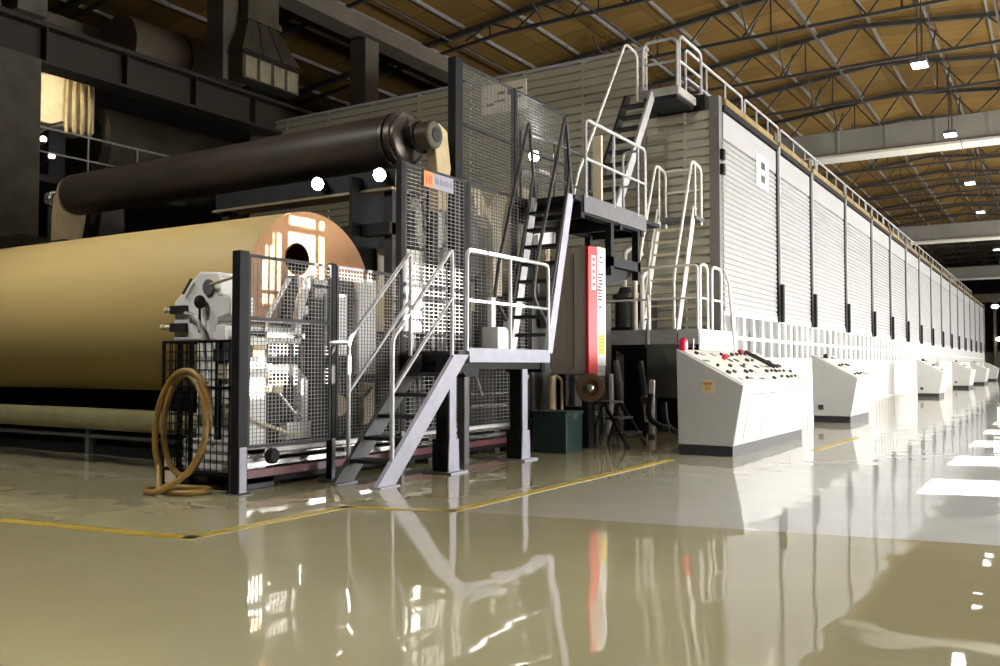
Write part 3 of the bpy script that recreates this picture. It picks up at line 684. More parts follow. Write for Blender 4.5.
MB().prism([(9.63,3.48),(9.89,3.48),(10.06,3.27),(10.26,3.34),(10.49,3.57),(10.56,3.45),(10.46,3.23),(10.43,3.01),(10.43,2.1),(10.21,2.1),(10.17,3.02),(10.03,3.16),(9.84,3.14),(9.72,3.32)], 'x', -6.60, -6.48).build('forked_bracket', mat('bracket_cream_lit', (.80,.70,.48), .5, var=.06), t, .012)  # cream lightened to stand in for flood light on the bracket
MB().lathe((-6.9, 9.86, 2.74), (1,0,0), [(0,0),(0,.44),(.22,.44),(.25,.4),(.25,0)], 40).build('dark_disc', M['roller'], t)
MB().box(-8.2, -6.95, 9.52, 11.0, 0, 3.1).build('frame_body', mat('frame_tan', (.035,.028,.018), .5, var=.2, scale=2), t)
MB().box(-6.95, -6.88, 9.75, 10.35, 1.9, 2.3).build('amber_hatch', M['tan'], t)
MB().box(-6.95, -6.86, 10.42, 10.48, 1.2, 2.4).build('frame_strip', M['ink'], t)
MB().box(-8.2, -6.6, 8.6, 9.4, .45, .5).build('drip_shelf', M['steel_g'], t)
MB().box(-6.8, -6.5, 9.0, 9.4, 0, .6).box(-6.8, -6.5, 8.4, 8.5, 0, 1.55).build('frame_leg', M['steel_d'], t)
MB().tube(smooth_path([(-6.7, 8.7, 1.3), (-6.6, 8.9, .9), (-6.62, 9.2, .7), (-6.7, 9.5, .8)], 6), .03, 10).build('loop_hose', M['steel_d'], t)
for z in (.62, .78): MB().tube([(-6.5, 8.9, z), (-6.5, 10.6, z-.02)], .022, 10).build('rail_pipe', M['chrome'], t)
MB().cyl((-6.46, 9.6, 1.3), (-6.46, 9.9, .75), .014, 8).cyl((-6.46, 9.6, 1.3), (-6.46, 9.6, 1.9), .02, 8).build('prop_rod', M['rail_g'], t)
t = thing('press_section', 'tan press frame with rolls in the shade behind the upper platform', 'machine', (-7.6, 13.3, 0))
MB().box(-9.0, -7.25, 12.0, 12.5, 0, 4.0).build('frame_post', mat('press_tan', (.30,.25,.15), .5, var=.15, scale=2), t)
MB().box(-9.0, -7.25, 13.6, 14.2, 0, 3.0).build('frame_post', M['duct'], t)
MB().box(-8.6, -7.25, 12.5, 13.6, 2.2, 2.5).build('frame_tie', M['tan'], t)
for yy, zz, r in ((12.9, 2.86, .34),):
    MB().lathe((-13, yy, zz), (1,0,0), [(0,0),(0,r),(6.0,r),(6.03,r-.03),(6.03,.12),(6.15,.12),(6.15,0)], 36).build('press_roll', M['cream'] if zz > 2 else M['steel_g'], t)
MB().box(-7.25, -7.15, 12.1, 12.45, 2.6, 3.3).build('cream_cover', M['cream'], t)
t = thing('flood_lamp', 'bright flood lamp shining behind the topmost mesh fence', 'lamp', (-7.0, 12.2, 4.0))
c = V((-6.9, 12.05, 4.42)); d = V((.5,-1,-.25)).normalized()
MB().lathe(c - d*.16, d, [(0,0),(0,.06),(.15,.10),(.15,.085)], 20).build('lamp_housing', M['steel_g'], t)
mb = MB(); mb._annulus(c - d*.015, -d, .085, 0, 20); mb.build('lamp_lens', M['floodw'], t)
MB().box(-6.96, -6.92, 12.1, 12.16, 4.0, 4.4).build('lamp_bracket', M['steel_d'], t)
MB().box(-7.05, -6.7, 11.85, 12.2, 4.12, 4.16).build('lamp_shelf', M['white'], t)
MB().box(-7.0, -6.9, 12.08, 12.18, 2.2, 4.0).build('lamp_pole', M['steel_d'], t)
l = bpy.data.lights.new('flood', 'SPOT'); l.energy = 60; l.spot_size = math.radians(120); l.shadow_soft_size = .06
o = bpy.data.objects.new('flood_light', l); COL.objects.link(o); o.location = c + d*.06; o.rotation_euler = d.to_track_quat('-Z','Y').to_euler()

# ================================================================== STEPS, PLATFORMS
t = thing('metal_steps', 'pale grey steel steps with five dark treads up to the lower platform', 'stairs', (-5.65, 6.6, 0))
stair(t, -5.93, -5.40, 6.58, 0, 7.84, 1.26, 5, .21, .05, 'lilac', 'steel_d', smat_l='steel_g', td=.24)
for x in (-5.93, -5.40): MB().box(x-.07, x+.07, 6.45, 6.74, 0, .012).build('foot_plate', M['lilac'], t)
for x, m in ((-5.40, 'rail_g'), (-5.95, 'rail_g')):
    MB().tube(fillet([(x, 6.70, .12), (x, 6.70, 1.40), (x, 7.69, 2.38), (x, 7.69, 1.25)], .07), .022, 8).build('handrail', M[m], t)
    MB().tube([(x, 6.70, .88), (x, 7.69, 1.86)], .018, 8).build('mid_rail', M[m], t)
MB().tube([(-5.95, 6.70, 1.37), (-6.13, 6.62, 1.37)], .02, 8).build('wall_tie', M['rail_g'], t)

t = thing('lower_platform', 'lower steel platform on dark legs between the steps and the steep ladder', 'platform', (-5.72, 8.8, 0))
PZ1 = 1.30
MB().box(-6.05, -5.42, 7.84, 9.86, 1.26, PZ1).build('deck', M['steel_d'], t)
MB().box(-5.41, -5.385, 8.00, 9.80, 1.18, 1.335).build('toe_board', M['lilac'], t)
MB().box(-5.99, -5.46, 7.88, 7.96, 1.06, 1.26).box(-5.99, -5.46, 9.72, 9.80, 1.06, 1.26).box(-5.56, -5.48, 7.96, 9.72, 1.10, 1.26).box(-6.02, -5.94, 7.96, 9.72, 1.10, 1.26).build('deck_beam', M['steel_bk'], t)
MB().prism([(7.84,1.18),(7.84,1.26),(8.3,1.26),(8.3,1.02),(8.05,1.02)], 'x', -5.9, -5.46).build('corner_bracket', M['steel_bk'], t)
rails(t, [(-5.40, 7.97, PZ1), (-5.40, 9.78, PZ1)], 1.10, [.55], [(-5.40, 8.87, PZ1)], .023, 'rail_g')
for yy in (7.84, 9.36):
    lg = MB(); lg.box(-5.66, -5.505, yy-.075, yy+.075, .02, 1.2)
    l_ = lg.build('leg', M['steel_bk'], t)
    MB().box(-5.505, -5.49, yy-.06, yy+.06, .30, 1.12).build('leg_flange', M['lilac'], l_)
    MB().prism([(yy-.10,.02),(yy+.10,.02),(yy+.085,.36),(yy-.085,.36)], 'x', -5.49, -5.475).build('foot_gusset', M['lilac'], l_)
    MB().box(-5.69, -5.51, yy-.10, yy+.10, .02, .36).build('foot_sleeve', M['steel_bk'], l_)
    MB().box(-5.78, -5.40, yy-.16, yy+.16, 0, .02).build('foot_plate', M['lilac'], l_)
for yy in (8.68,):
    MB().box(-5.98, -5.88, yy-.05, yy+.05, 0, 1.2).build('leg', M['steel_g'], t)
MB().cyl((-5.62, 9.42, .62), (-5.62, 9.66, 1.02), .012, 8).build('brace_rod', M['rail_g'], t)

t = thing('steep_ladder', 'steep dark ladder stair from the lower platform to the upper platform', 'stairs', (-5.7, 10.2, 1.3))
stair(t, -6.02, -5.47, 9.90, 1.30, 10.50, 3.42, 8, .17, .045, 'lilac', 'steel_d', smat_l='rail_g', td=.20, tt=.04)
for x in (-5.47, -6.03):
    MB().tube(fillet([(x, 9.98, 1.55), (x, 9.52, 2.0), (x, 9.62, 2.45), (x, 10.40, 4.47), (x, 10.56, 3.45)], .10), .024, 8).build('handrail', M['rail_d'], t)
    MB().tube([(x, 9.98, 2.05), (x, 10.52, 3.75)], .02, 8).build('mid_rail', M['rail_d'], t)

t = thing('upper_platform', 'upper steel platform with railing above the stainless cabinet', 'platform', (-5.9, 11.8, 0))
PZ2 = 3.42
MB().box(-6.42, -5.42, 10.55, 13.55, 3.36, PZ2).build('deck', M['steel_bk'], t)
MB().box(-5.42, -5.39, 10.78, 12.92, 3.22, 3.46).build('toe_board', M['steel_g'], t)
MB().box(-6.4, -5.42, 10.74, 10.84, 3.14, 3.36).box(-6.4, -5.42, 12.0, 12.1, 3.14, 3.36).box(-6.4, -5.42, 12.80, 12.90, 3.14, 3.36).box(-5.60, -5.44, 10.84, 12.8, 3.2, 3.36).box(-6.4, -6.28, 10.84, 13.5, 3.18, 3.36).build('deck_beam', M['steel_bk'], t)
rails(t, [(-5.40, 10.84, PZ2), (-5.40, 12.88, PZ2)], 1.08, [.54], [(-5.40, 11.75, PZ2), (-5.40, 12.62, PZ2)], .024, 'rail_g')
rails(t, [(-5.40, 12.92, PZ2), (-5.78, 12.92, PZ2)], 1.08, [.54], [], .022, 'rail_g')
rails(t, [(-6.40, 10.8, PZ2), (-6.40, 13.0, PZ2)], 1.08, [.54], [(-6.40, 11.8, PZ2)], .022, 'rail_d')
for yy in (11.78, 12.75):
    MB().box(-5.54, -5.44, yy-.05, yy+.05, 2.45, 3.2).box(-6.35, -6.25, yy-.05, yy+.05, 0, 3.2).build('leg', M['steel_bk'], t)
MB().box(-6.35, -5.44, 12.70, 12.80, 2.58, 2.72).box(-5.54, -5.44, 11.73, 12.8, 2.58, 2.72).box(-6.35, -5.54, 11.73, 11.83, 2.58, 2.72).build('under_frame', M['steel_bk'], t)
MB().prism([(11.80,2.58),(12.75,2.58),(12.6,2.46),(11.8,2.30)], 'x', -6.26, -5.56).build('hung_shelf', M['steel_bk'], t)
MB().box(-6.33, -6.18, 12.96, 13.02, 3.45, 4.85).build('cream_board', M['cream'], t)
# parts of the machine seen under the upper platform
t = thing('calender_housing', 'tan machine housing seen through the frame under the upper platform', 'machine', (-6.4, 12.3, 1.2))
MB().prism([(12.95,2.55),(13.75,2.55),(13.75,3.1),(13.2,3.1),(12.95,2.9)], 'x', -6.6, -6.45).build('tan_cover', mat('housing_tan', (.52,.44,.26), .5, var=.12), t, .01)
MB().sphere((-6.4, 13.3, 2.6), .13, 14, 8).build('dark_dome', M['core'], t)
MB().prism([(11.3,2.90),(12.0,2.90),(11.95,3.10),(11.6,3.2),(11.3,3.05)], 'x', -6.5, -6.4).build('white_hood', M['white'], t, .01)
MB().box(-7.2, -6.5, 11.0, 14.0, 0, 2.2).build('body', mat('housing_dark', (.05,.045,.035), .5, var=.3), t)
MB().lathe((-6.5, 12.6, 2.24), (0,0,1), [(0,0),(0,.13),(.22,.13),(.26,.1),(.26,0)], 24).build('round_cap', M['ink'], t)
for yy in (12.35, 12.75, 13.1): MB().tube(fillet([(-6.45, yy, 1.5), (-6.40, yy, 2.3), (-6.45, yy+.1, 2.6)], .1), .035, 10).build('riser_pipe', M['chrome'], t)
MB().box(-6.5, -6.3, 12.9, 13.1, 2.1, 2.25).build('valve_handle', M['yellow'], t)
MB().box(-6.5, -6.38, 11.5, 11.8, 1.7, 2.4).box(-6.5, -6.38, 10.95, 11.1, 1.0, 2.6).build('pale_cover', M['rail_g'], t)

# stainless cabinet
t = thing('stainless_cabinet', 'brushed stainless cabinet with red and white edge under the upper platform', 'cabinet', (-5.8, 11.35, .2))
MB().box(-6.10, -5.53, 11.10, 11.60, 1.02, 2.80).build('cabinet_body', M['inox'], t, .02)
MB().box(-6.09, -6.07, 11.085, 11.10, 1.1, 2.7).box(-5.72, -5.71, 11.085, 11.10, 1.1, 2.7).build('door_seam', M['steel_g'], t)
MB().box(-5.53, -5.48, 11.08, 11.36, 1.00, 2.80).build('red_edge', M['red'], t, .006)
MB().box(-5.53, -5.488, 11.36, 11.64, 1.14, 2.82).build('white_strip', M['white'], t, .004)
MB().box(-5.53, -5.49, 11.34, 11.62, 1.00, 1.14).build('lower_strip', M['rail_g'], t)
MB().box(-5.488, -5.484, 11.40, 11.60, 1.30, 1.58).build('yellow_label', M['yellow'], t)
mb = MB(); 
for z in (1.36, 1.41, 1.46, 1.51): mb.box(-5.484, -5.482, 11.43, 11.57, z, z+.014)
mb.build('label_print', mat('label_brown', (.35,.2,.02), .5), t)
mb = MB(); random.seed(3)
for i in range(9):
    z = 2.06 + .045*i; a = 11.37 + random.random()*.05; MB().box(-5.488, -5.485, a, a + .08 + random.random()*.10, z, z+.028).build('printed_line', M['ink'], t)
for a_, b_, c_, d_ in ((11.42, 11.55, 2.60, 2.62), (11.44, 11.52, 2.66, 2.69), (11.42, 11.50, 1.95, 1.98)): MB().box(-5.488, -5.485, a_, b_, c_, d_).build('printed_mark', M['ink'], t)
mb = MB().box(-5.48, -5.477, 11.16, 11.30, 2.2, 2.68)
mb.build('pale_stripe', M['white'], t)
mb = MB()
for z in (2.25, 2.34, 2.43, 2.52, 2.60): mb.box(-5.477, -5.475, 11.19, 11.27, z, z+.05)
mb.build('red_lettering', M['red'], t)
for xx in (-6.02, -5.62): MB().box(xx, xx+.06, 11.3, 11.4, 0, 1.02).build('stand_leg', M['steel_bk'], t)
MB().box(-6.02, -5.56, 11.25, 11.45, .50, .56).build('stand_tie', M['steel_bk'], t)
t = thing('valve_wheel', 'brown round valve wheel under the stainless cabinet', 'valve wheel', (-5.42, 11.0, .62))
d = V((.45,-1,0)).normalized(); c = V((-5.42, 11.0, .84))
MB().lathe(c, d, [(0,0),(0,.19),(.03,.20),(.06,.19),(.06,.12),(.03,.11),(.03,0)], 36).build('wheel_rim', M['brownr'], t)
MB().lathe(c + d*.03, d, [(0,.05),(.05,.05),(.06,.03),(.06,0)], 20).build('hub', M['chrome'], t)
MB().cyl(c, c - d*.25, .03, 12).cyl(c - d*.2, (c - d*.2) + V((0,0,.2)), .03, 12).build('spindle', M['steel_d'], t)
MB().box(-5.6, -5.5, 11.1, 11.25, 0, 1.02).build('pedestal', M['steel_bk'], t)
# things on the floor by the cabinet
t = thing('green_case', 'dark green steel case on the floor beyond the lower platform', 'case', (-5.68, 10.55, 0))
MB().box(-5.95, -5.44, 10.33, 10.80, 0, .50).build('case_body', M['greenbx'], t, .01)
MB().box(-5.96, -5.43, 10.32, 10.81, .50, .54).build('lid', M['greenbx'], t, .006)
MB().box(-5.43, -5.425, 10.5, 10.62, .44, .50).build('latch', M['steel_g'], t)
t = thing('step_stool', 'dark metal step stool on the floor under the white railing', 'step stool', (-5.2, 11.7, 0))
A = [((-5.46, 11.5, .62), (-5.06, 11.44, 0)), ((-5.42, 11.95, .62), (-5.02, 11.98, 0))]
for p, q in A: MB().bar(p, q, .035, .045).build('side_rail', M['steel_d'], t)
for p, q in (((-5.46, 11.5, .62), (-5.66, 11.42, 0)), ((-5.42, 11.95, .62), (-5.62, 11.98, 0))): MB().bar(p, q, .03, .03).build('back_leg', M['steel_d'], t)
for f in (.0, .36, .70):
    a = V(A[0][0]).lerp(V(A[0][1]), f); b = V(A[1][0]).lerp(V(A[1][1]), f)
    MB().box(a.x-.12, a.x+.10, a.y-.01, b.y+.01, a.z-.015, a.z+.015).build('tread', M['rail_d'], t)
WZ_ = 1.72
t = thing('pump_rack', 'dark rack of pumps, pipes and bright fittings beneath the white railing platform', 'pump rack', (-6.0, 13.0, 0))
MB().box(-6.60, -5.26, 14.75, 15.8, 0, 1.45).build('shade_backdrop', M['steel_bk'], t)  # black backdrop standing in for the darkness under the platform
for i, (x, yy) in enumerate(((-6.0, 12.3), (-5.85, 12.9), (-5.6, 13.3), (-6.02, 12.62))):
    MB().tube(fillet([(x, yy, 0.0), (x, yy, .7+.1*(i%2)), (x-.15, yy+.2, 1.2)], .12), .05, 10).build('stand_pipe', M['steel_g' if i % 2 else 'steel_d'], t)
    MB().lathe((x, yy, .35+.12*i), (.3,-1,0), [(0,0),(0,.08),(.06,.08),(.08,.05),(.08,0)], 16).build('pump_flange', M['rail_d'], t)
    MB().cyl((x+.05, yy-.05, .25), (x+.02, yy-.05, .25+.28), .032, 10).build('bright_fitting', M['chrome'], t)
for (p, q) in (((-5.45, 13.2, .7), (-5.25, 13.3, .15)), ((-5.35, 13.5, .55), (-5.0, 13.4, .05))): MB().tube(smooth_path([p, ((p[0]+q[0])/2-.12, p[1], (p[2]+q[2])/2-.1), q], 6), .045, 10).sphere(q, .07).build('drain_hose', M['steel_d'], t)
MB().tube(fillet([(-5.5, 13.35, .05), (-5.5, 13.35, .5), (-5.55, 13.5, .9)], .1), .05, 10).build('white_pipe', M['white'], t)
MB().tube(fillet([(-5.85, 12.5, .1), (-5.8, 12.5, .55), (-5.9, 12.7, 1.0)], .1), .035, 10).build('white_pipe', M['white'], t)
t = thing('pump_motor', 'black motor with cap and pale pipes on the white railing platform', 'motor', (-6.5, 14.8, WZ_))
MB().box(-6.74, -6.36, 14.5, 15.0, WZ_, WZ_+.10).build('motor_foot', M['steel_bk'], t)
MB().lathe((-6.56, 14.75, WZ_+.1), (0,0,1), [(0,.19),(.5,.19),(.52,.24),(.58,.24),(.6,.15),(.72,.10),(.72,0)], 24).build('motor_body', M['ink'], t)
MB().box(-6.42, -6.36, 14.6, 14.9, WZ_+.62, WZ_+.72).build('yellow_valve', mat('valve_yellow', (.45,.33,.08), .5), t)
for i, (x, yy, zt) in enumerate(((-6.32, 14.62, 3.0), (-6.22, 14.7, 2.7), (-6.73, 15.1, 3.2))):
    MB().tube(fillet([(x, yy, WZ_), (x, yy, zt), (x-.02, yy+.35, zt+.15)], .1), .04, 10).build('pale_pipe', M['rail_w' if i else 'cream'], t)
t = thing('oil_unit', 'dark oil unit block standing behind the motor against the hood wall', 'oil unit', (-6.6, 15.5, WZ_))
MB().box(-6.78, -6.36, 15.25, 15.75, WZ_, 2.35).build('unit_body', M['steel_bk'], t, .01)
MB().lathe((-6.58, 15.4, 2.35), (0,0,1), [(0,.12),(.25,.12),(.28,.08),(.28,0)], 20).build('unit_dome', M['steel_d'], t)
t = thing('junction_box', 'white slanted junction box at the back of the lower platform', 'box', (-5.95, 9.5, 1.3))
MB().prism([(9.30,1.30),(9.62,1.30),(9.62,1.50),(9.50,1.62),(9.30,1.62)], 'x', -6.08, -5.84).build('box_body', M['white'], t, .008)
MB().prism([(9.66,1.30),(9.74,1.30),(9.86,1.72),(9.80,1.74)], 'x', -6.06, -5.90).build('slanted_plate', M['white'], t)
MB().box(-6.06, -6.0, 9.40, 9.50, 1.62, 2.0).build('conduit', M['rail_w'], t)
t = thing('post_pipe', 'upright tan stand pipe beside the green case', 'pipe', (-5.98, 10.95, 0))
MB().lathe((-5.99, 10.95, 0), (0,0,1), [(0,.09),(.02,.09),(.02,.06),(1.0,.06),(1.0,0)], 20).build('pipe_body', M['tan'], t)
MB().tube(fillet([(-5.85, 10.98, .0), (-5.85, 10.98, .95), (-5.95, 10.98, 1.0)], .06), .022, 10).build('bend_pipe', M['tan'], t)

# ---- platform with white railings at the hood end
t = thing('hood_platform', 'grey platform with white railings at the near end of the hood', 'platform', (-5.9, 15.2, 0))
WZ = 1.72
MB().box(-6.80, -5.05, 14.30, 16.15, WZ-.04, WZ).build('deck', M['steel_g'], t)
MB().box(-6.80, -5.42, 14.28, 14.30, 1.50, WZ+.03).build('toe_board', mat('toe_light', (.30,.30,.285), .5), t)
MB().box(-5.40, -5.05, 14.28, 14.30, 1.50, WZ+.03).build('toe_board', mat('toe_grey', (.40,.40,.385), .5), t)
MB().box(-5.05, -5.03, 14.30, 16.1, 1.40, WZ+.03).build('toe_board', M['white'], t)
MB().box(-6.75, -6.65, 14.4, 16.0, 1.5, 1.68).box(-5.2, -5.1, 14.4, 16.0, 1.5, 1.68).box(-6.65, -5.2, 14.32, 14.42, 1.52, 1.68).build('deck_beam', M['steel_bk'], t)
MB().prism([(-6.75,1.5),(-5.9,1.5),(-5.9,1.05)], 'y', 14.34, 14.40).build('gusset_plate', M['steel_bk'], t)
rails(t, [(-6.78, 14.32, WZ), (-5.07, 14.32, WZ)], 1.10, [.55], [(-5.92, 14.32, WZ)], .024, 'rail_w')
MB().box(-5.945, -5.915, 14.26, 14.29, 1.5, 2.3).build('rail_post', M['rail_w'], t)
for a, b in ((14.35, 14.72), (14.95, 15.45)):
    MB().tube(fillet([(-5.04, a, 1.45), (-5.04, a, WZ+1.12), (-5.04, b, WZ+1.12), (-5.04, b, 1.45)], .14), .028, 8).build('loop_rail', M['rail_w'], t)
    MB().tube([(-5.04, a, WZ+.55), (-5.04, b, WZ+.55)], .02, 8).build('mid_rail', M['rail_w'], t)
MB().tube(fillet([(-5.0, 15.6, WZ+1.05), (-4.98, 15.72, WZ+.9), (-4.95, 16.1, .75)], .1), .026, 8).build('loop_rail', M['rail_w'], t)
for x, yy in ((-6.7, 15.95), (-5.15, 15.95), (-6.7, 14.45)): MB().box(x-.06, x+.06, yy-.06, yy+.06, 0, 1.5).build('leg', M['steel_bk'], t)
MB().box(-5.2, -5.08, 14.6, 14.72, 0, 1.5).build('leg', M['steel_bk'], t)
t = thing('grey_tank', 'dull grey square tank under the white railing platform behind the console', 'tank', (-5.4, 14.7, .5))
MB().box(-5.90, -5.22, 14.12, 14.26, .60, 1.48).build('tank_body', M['tank'], t, .01)
MB().box(-5.92, -5.20, 14.10, 14.27, 1.44, 1.49).build('tank_rim', M['tank'], t)
MB().box(-5.85, -5.78, 14.15, 14.25, 0, .60).box(-5.35, -5.28, 14.15, 14.25, 0, .60).build('tank_leg', M['steel_bk'], t)
t = thing('white_ladder', 'white stair ladder with looped handrails against the hood end wall', 'stairs', (-5.95, 15.3, WZ))
stair(t, -6.28, -5.62, 14.85, WZ+.004, 15.68, 3.88, 8, .13, .04, 'rail_w', 'cream', smat_l='rail_w', td=.19, tt=.03)
for x in (-6.30, -5.60):
    MB().tube(fillet([(x, 14.62, 1.76), (x, 14.62, 2.65), (x, 15.55, 4.88), (x, 16.05, 4.82), (x, 16.05, 3.75)], .13), .028, 8).build('handrail', M['rail_w'], t)
    MB().tube([(x, 14.75, 1.76), (x, 15.62, 4.05)], .022, 8).build('mid_rail', M['rail_w'], t)
    MB().tube([(x, 15.72, 3.88), (x, 15.72, 4.86)], .022, 8).build('rail_post', M['rail_w'], t)
MB().box(-6.34, -5.56, 15.66, 16.16, 3.82, 3.88).build('landing', M['steel_g'], t)
MB().tube([(-6.30, 16.05, 4.42), (-5.60, 16.05, 4.42)], .02, 8).tube([(-6.30, 16.05, 4.84), (-5.60, 16.05, 4.84)], .02, 8).build('mid_rail', M['rail_w'], t)
# light uprights between the platforms
for i, (x, yy, z0, z1) in enumerate(((-5.62, 13.15, 1.75, 3.3), (-5.48, 14.45, 1.75, 2.75), (-5.40, 14.5, 1.75, 2.78))):
    pass
t = thing('hood_ladder', 'long grey stair ladder from the upper platform to the hood top', 'stairs', (-6.45, 14.3, 3.4))
stair(t, -6.72, -6.22, 13.42, 3.42, 15.24, 6.14, 10, .20, .045, 'rail_g', 'steel_d', smat_l='steel_d', td=.22)
MB().tube(fillet([(-6.74, 13.05, 3.9), (-6.74, 13.25, 4.35), (-6.74, 15.2, 7.15), (-6.74, 15.75, 7.1), (-6.74, 15.75, 6.2)], .15), .026, 8).build('handrail', M['rail_w'], t)
t = thing('top_platform', 'small grey landing with looped railing at the top of the hood ladder', 'platform', (-6.2, 15.7, 6.0))
MB().box(-6.44, -5.72, 15.22, 16.16, 6.06, 6.20).build('deck', mat('landing_grey', (.28,.27,.24), .5), t)
MB().box(-6.40, -5.76, 15.26, 16.1, 5.98, 6.06).build('deck_beam', M['steel_bk'], t)
for pth in ([(-6.42, 15.28, 6.2), (-6.42, 15.28, 7.10), (-5.76, 15.28, 7.10), (-5.76, 15.28, 6.2)], [(-5.74, 15.34, 6.2), (-5.74, 15.34, 7.16), (-5.74, 16.5, 7.16), (-5.74, 16.5, 6.2)]):
    MB().tube(fillet(pth, .16), .03, 8).build('loop_rail', M['rail_g'], t)
MB().tube([(-6.42, 15.28, 6.68), (-5.76, 15.28, 6.68)], .024, 8).build('mid_rail', M['rail_g'], t)
MB().tube([(-5.74, 15.34, 6.68), (-5.74, 16.5, 6.68)], .024, 8).build('mid_rail', M['rail_g'], t)

# ================================================================== THE HOOD
HX, HY, HZ = -5.34, 16.30, 6.0
EY = 86.0
YS = [16.36, 20.3, 23.5, 27.8, 32.2, 36.1, 40.2, 44.4, 48.8, 53.4, 58.0, 62.6, 67.2, 71.8, 76.4, 81.0, 86.0]
t = thing('dryer_hood', 'huge aluminium dryer hood with ribbed end wall filling the hall', 'dryer hood', (-11.5, 50, 0))
MB().box(-17.9, -8.5, HY+.06, EY, 0, 7.30).build('hood_core', M['endwall'], t)
MB().box(-8.5, HX-.10, HY+.06, EY, 0, HZ).build('hood_core', M['steel_g'], t)
ribbed('y', HY, -1, -17.9, -6.78, 0, 7.36, .17, .055, .06).build('end_wall', M['endwall'], t)
ribbed('y', HY, -1, -6.76, HX-.16, 0, 5.98, .17, .055, .06).build('end_wall', M['endwall'], t)
mb = MB()
for x in (-16.6, -15.2, -13.8, -12.4, -11.0, -9.6, -8.2): mb.box(x, x+.07, HY-.05, HY, 0, 7.36)
mb.box(-6.02, -5.97, HY-.05, HY, 0, 5.98)
mb.build('wall_seam', M['endwall'], t)
MB().box(-17.95, -6.76, HY-.06, HY+.08, 7.36, 7.42).build('roof_edge', M['rail_g'], t)
MB().box(HX-.16, HX+.03, HY-.06, HY+.12, 0, 6.22).build('corner_post', mat('corner_grey', (.13,.125,.11), .5, var=.1), t)
for z in (5.0, 4.72): MB().box(HX+.03, HX+.10, HY-.02, HY+.10, z, z+.2).build('corner_bracket', M['steel_bk'], t)
MB().box(-6.78, HX-.30, HY+.12, EY, HZ, HZ+.33).build('roof_walkway', M['steel_d'], t)
MB().box(HX-.12, HX+.08, HY+.1, EY, 0, .09).build('plinth', M['hoodw'], t)
MB().box(HX-.03, HX+.07, HY+.16, EY, 5.98, 6.08).build('header_channel', M['steel_bk'], t)
g = thing('guide_rail', 'long gilded steel guide rail along the hood top edge', 'rail', (HX, 50, 6.08))
for i in range(16):
    a, b = YS[i]+.1, YS[i+1]-.15
    MB().box(HX-.02, HX+.09, a, b, 6.085, 6.20).build('rail_length', M['gold'], g)
    MB().box(HX-.06, HX+.12, b-.35, b-.05, 6.12, 6.30).build('lift_pulley', M['duct'], g)
rt = thing('roof_railing', 'long white guard railing on top of the hood', 'railing', (-6.2, 50, HZ))
for i in range(16):
    a, b = YS[i]+.55, YS[i+1]+.35
    if i == 15: b = EY
    n = 3
    ps = [(-6.2, a+(b-a)*k/n, HZ+.33) for k in range(1, n)]
    rails(rt, [(-6.2, a, HZ+.33), (-6.2, b, HZ+.33)], 1.12, [.56], ps, .028, 'rail_g')
ordn = ['first', 'second', 'third', 'fourth', 'fifth', 'sixth', 'seventh', 'eighth', 'ninth', 'tenth', 'eleventh', 'twelfth', 'thirteenth', 'fourteenth', 'fifteenth', 'last']
for i in range(16):
    a, b = YS[i]+.10, YS[i+1]-.12
    extra = ', bearing a white notice' if i == 0 else ''
    t = thing('lift_shutter', '%s ribbed grey lift shutter counted from the near hood corner%s' % (ordn[i], extra), 'lift shutter', (HX, (a+b)/2, 2.2), 'hood lift shutters')
    ribbed('x', HX+.01, 1, a, b, 2.24, 5.42, .105, .03, .06).build('ribbed_sheet', M['shutter'], t)
    MB().box(HX-.03, HX+.04, a, b, 5.44, 5.94).build('plain_sheet', M['shutter'], t)
    MB().box(HX-.03, HX+.05, a, b, 2.18, 2.23).build('bottom_edge', M['rail_g'], t)
    # steel guide between two shutters with its black counterweight sleeve
    t = thing('shutter_guide', '%s vertical shutter guide with black lower sleeve, counted from the near hood corner' % ordn[i], 'shutter guide', (HX, b+.06, 2.1), 'shutter guides')
    MB().box(HX-.05, HX+.10, b+.08, b+.17, 2.1, 6.06).build('guide_channel', M['rail_g'], t)
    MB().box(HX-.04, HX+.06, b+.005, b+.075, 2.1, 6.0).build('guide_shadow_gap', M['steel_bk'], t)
    MB().box(HX+.10, HX+.17, b+.03, b+.15, 2.10, 2.95).build('black_sleeve', M['steel_bk'], t)
    # window and door band below
    t = thing('hood_door', '%s white door unit with window row under the shutters, from the near hood corner' % ordn[i], 'door unit', (HX, (a+b)/2, .09), 'hood door units')
    MB().box(HX-.06, HX+.02, YS[i]+(.08 if i == 0 else .0), YS[i+1]-.002, .094, 1.24).build('door_sheet', M['hoodw'], t)
    mb = MB(); n = 6
    for k in range(n+1):
        y = YS[i] + (YS[i+1]-YS[i])*k/n; mb.box(HX-.05, HX+.05, y-(.06 if k else (-.08 if i == 0 else 0)), y+(.06 if k < n else -.002), 1.24, 2.16)
    for z in (1.24, 1.64, 2.10): mb.box(HX-.05, HX+.045, YS[i]+(.08 if i == 0 else 0), YS[i+1]-.002, z, z+.07)
    mb.build('window_frame', M['hoodw'], t)
    if i < 9:
        for k in range(n):
            y0 = YS[i] + (YS[i+1]-YS[i])*k/n; y1 = YS[i] + (YS[i+1]-YS[i])*(k+1)/n
            MB().box(HX-.03, HX-.01, y0+.06, y1-.06, 1.31, 2.10).build('pane', M['glass'], t)
    else:
        MB().box(HX-.03, HX-.01, YS[i]+.06, YS[i+1]-.06, 1.31, 2.10).build('pane', M['glass'], t)
    mb = MB()
    for k in (1, 2, 3, 4, 5):
        y = YS[i] + (YS[i+1]-YS[i])*k/6; mb.box(HX+.02, HX+.028, y-.012, y+.012, .12, 1.2)
    mb.build('door_seam', M['rail_g'], t)
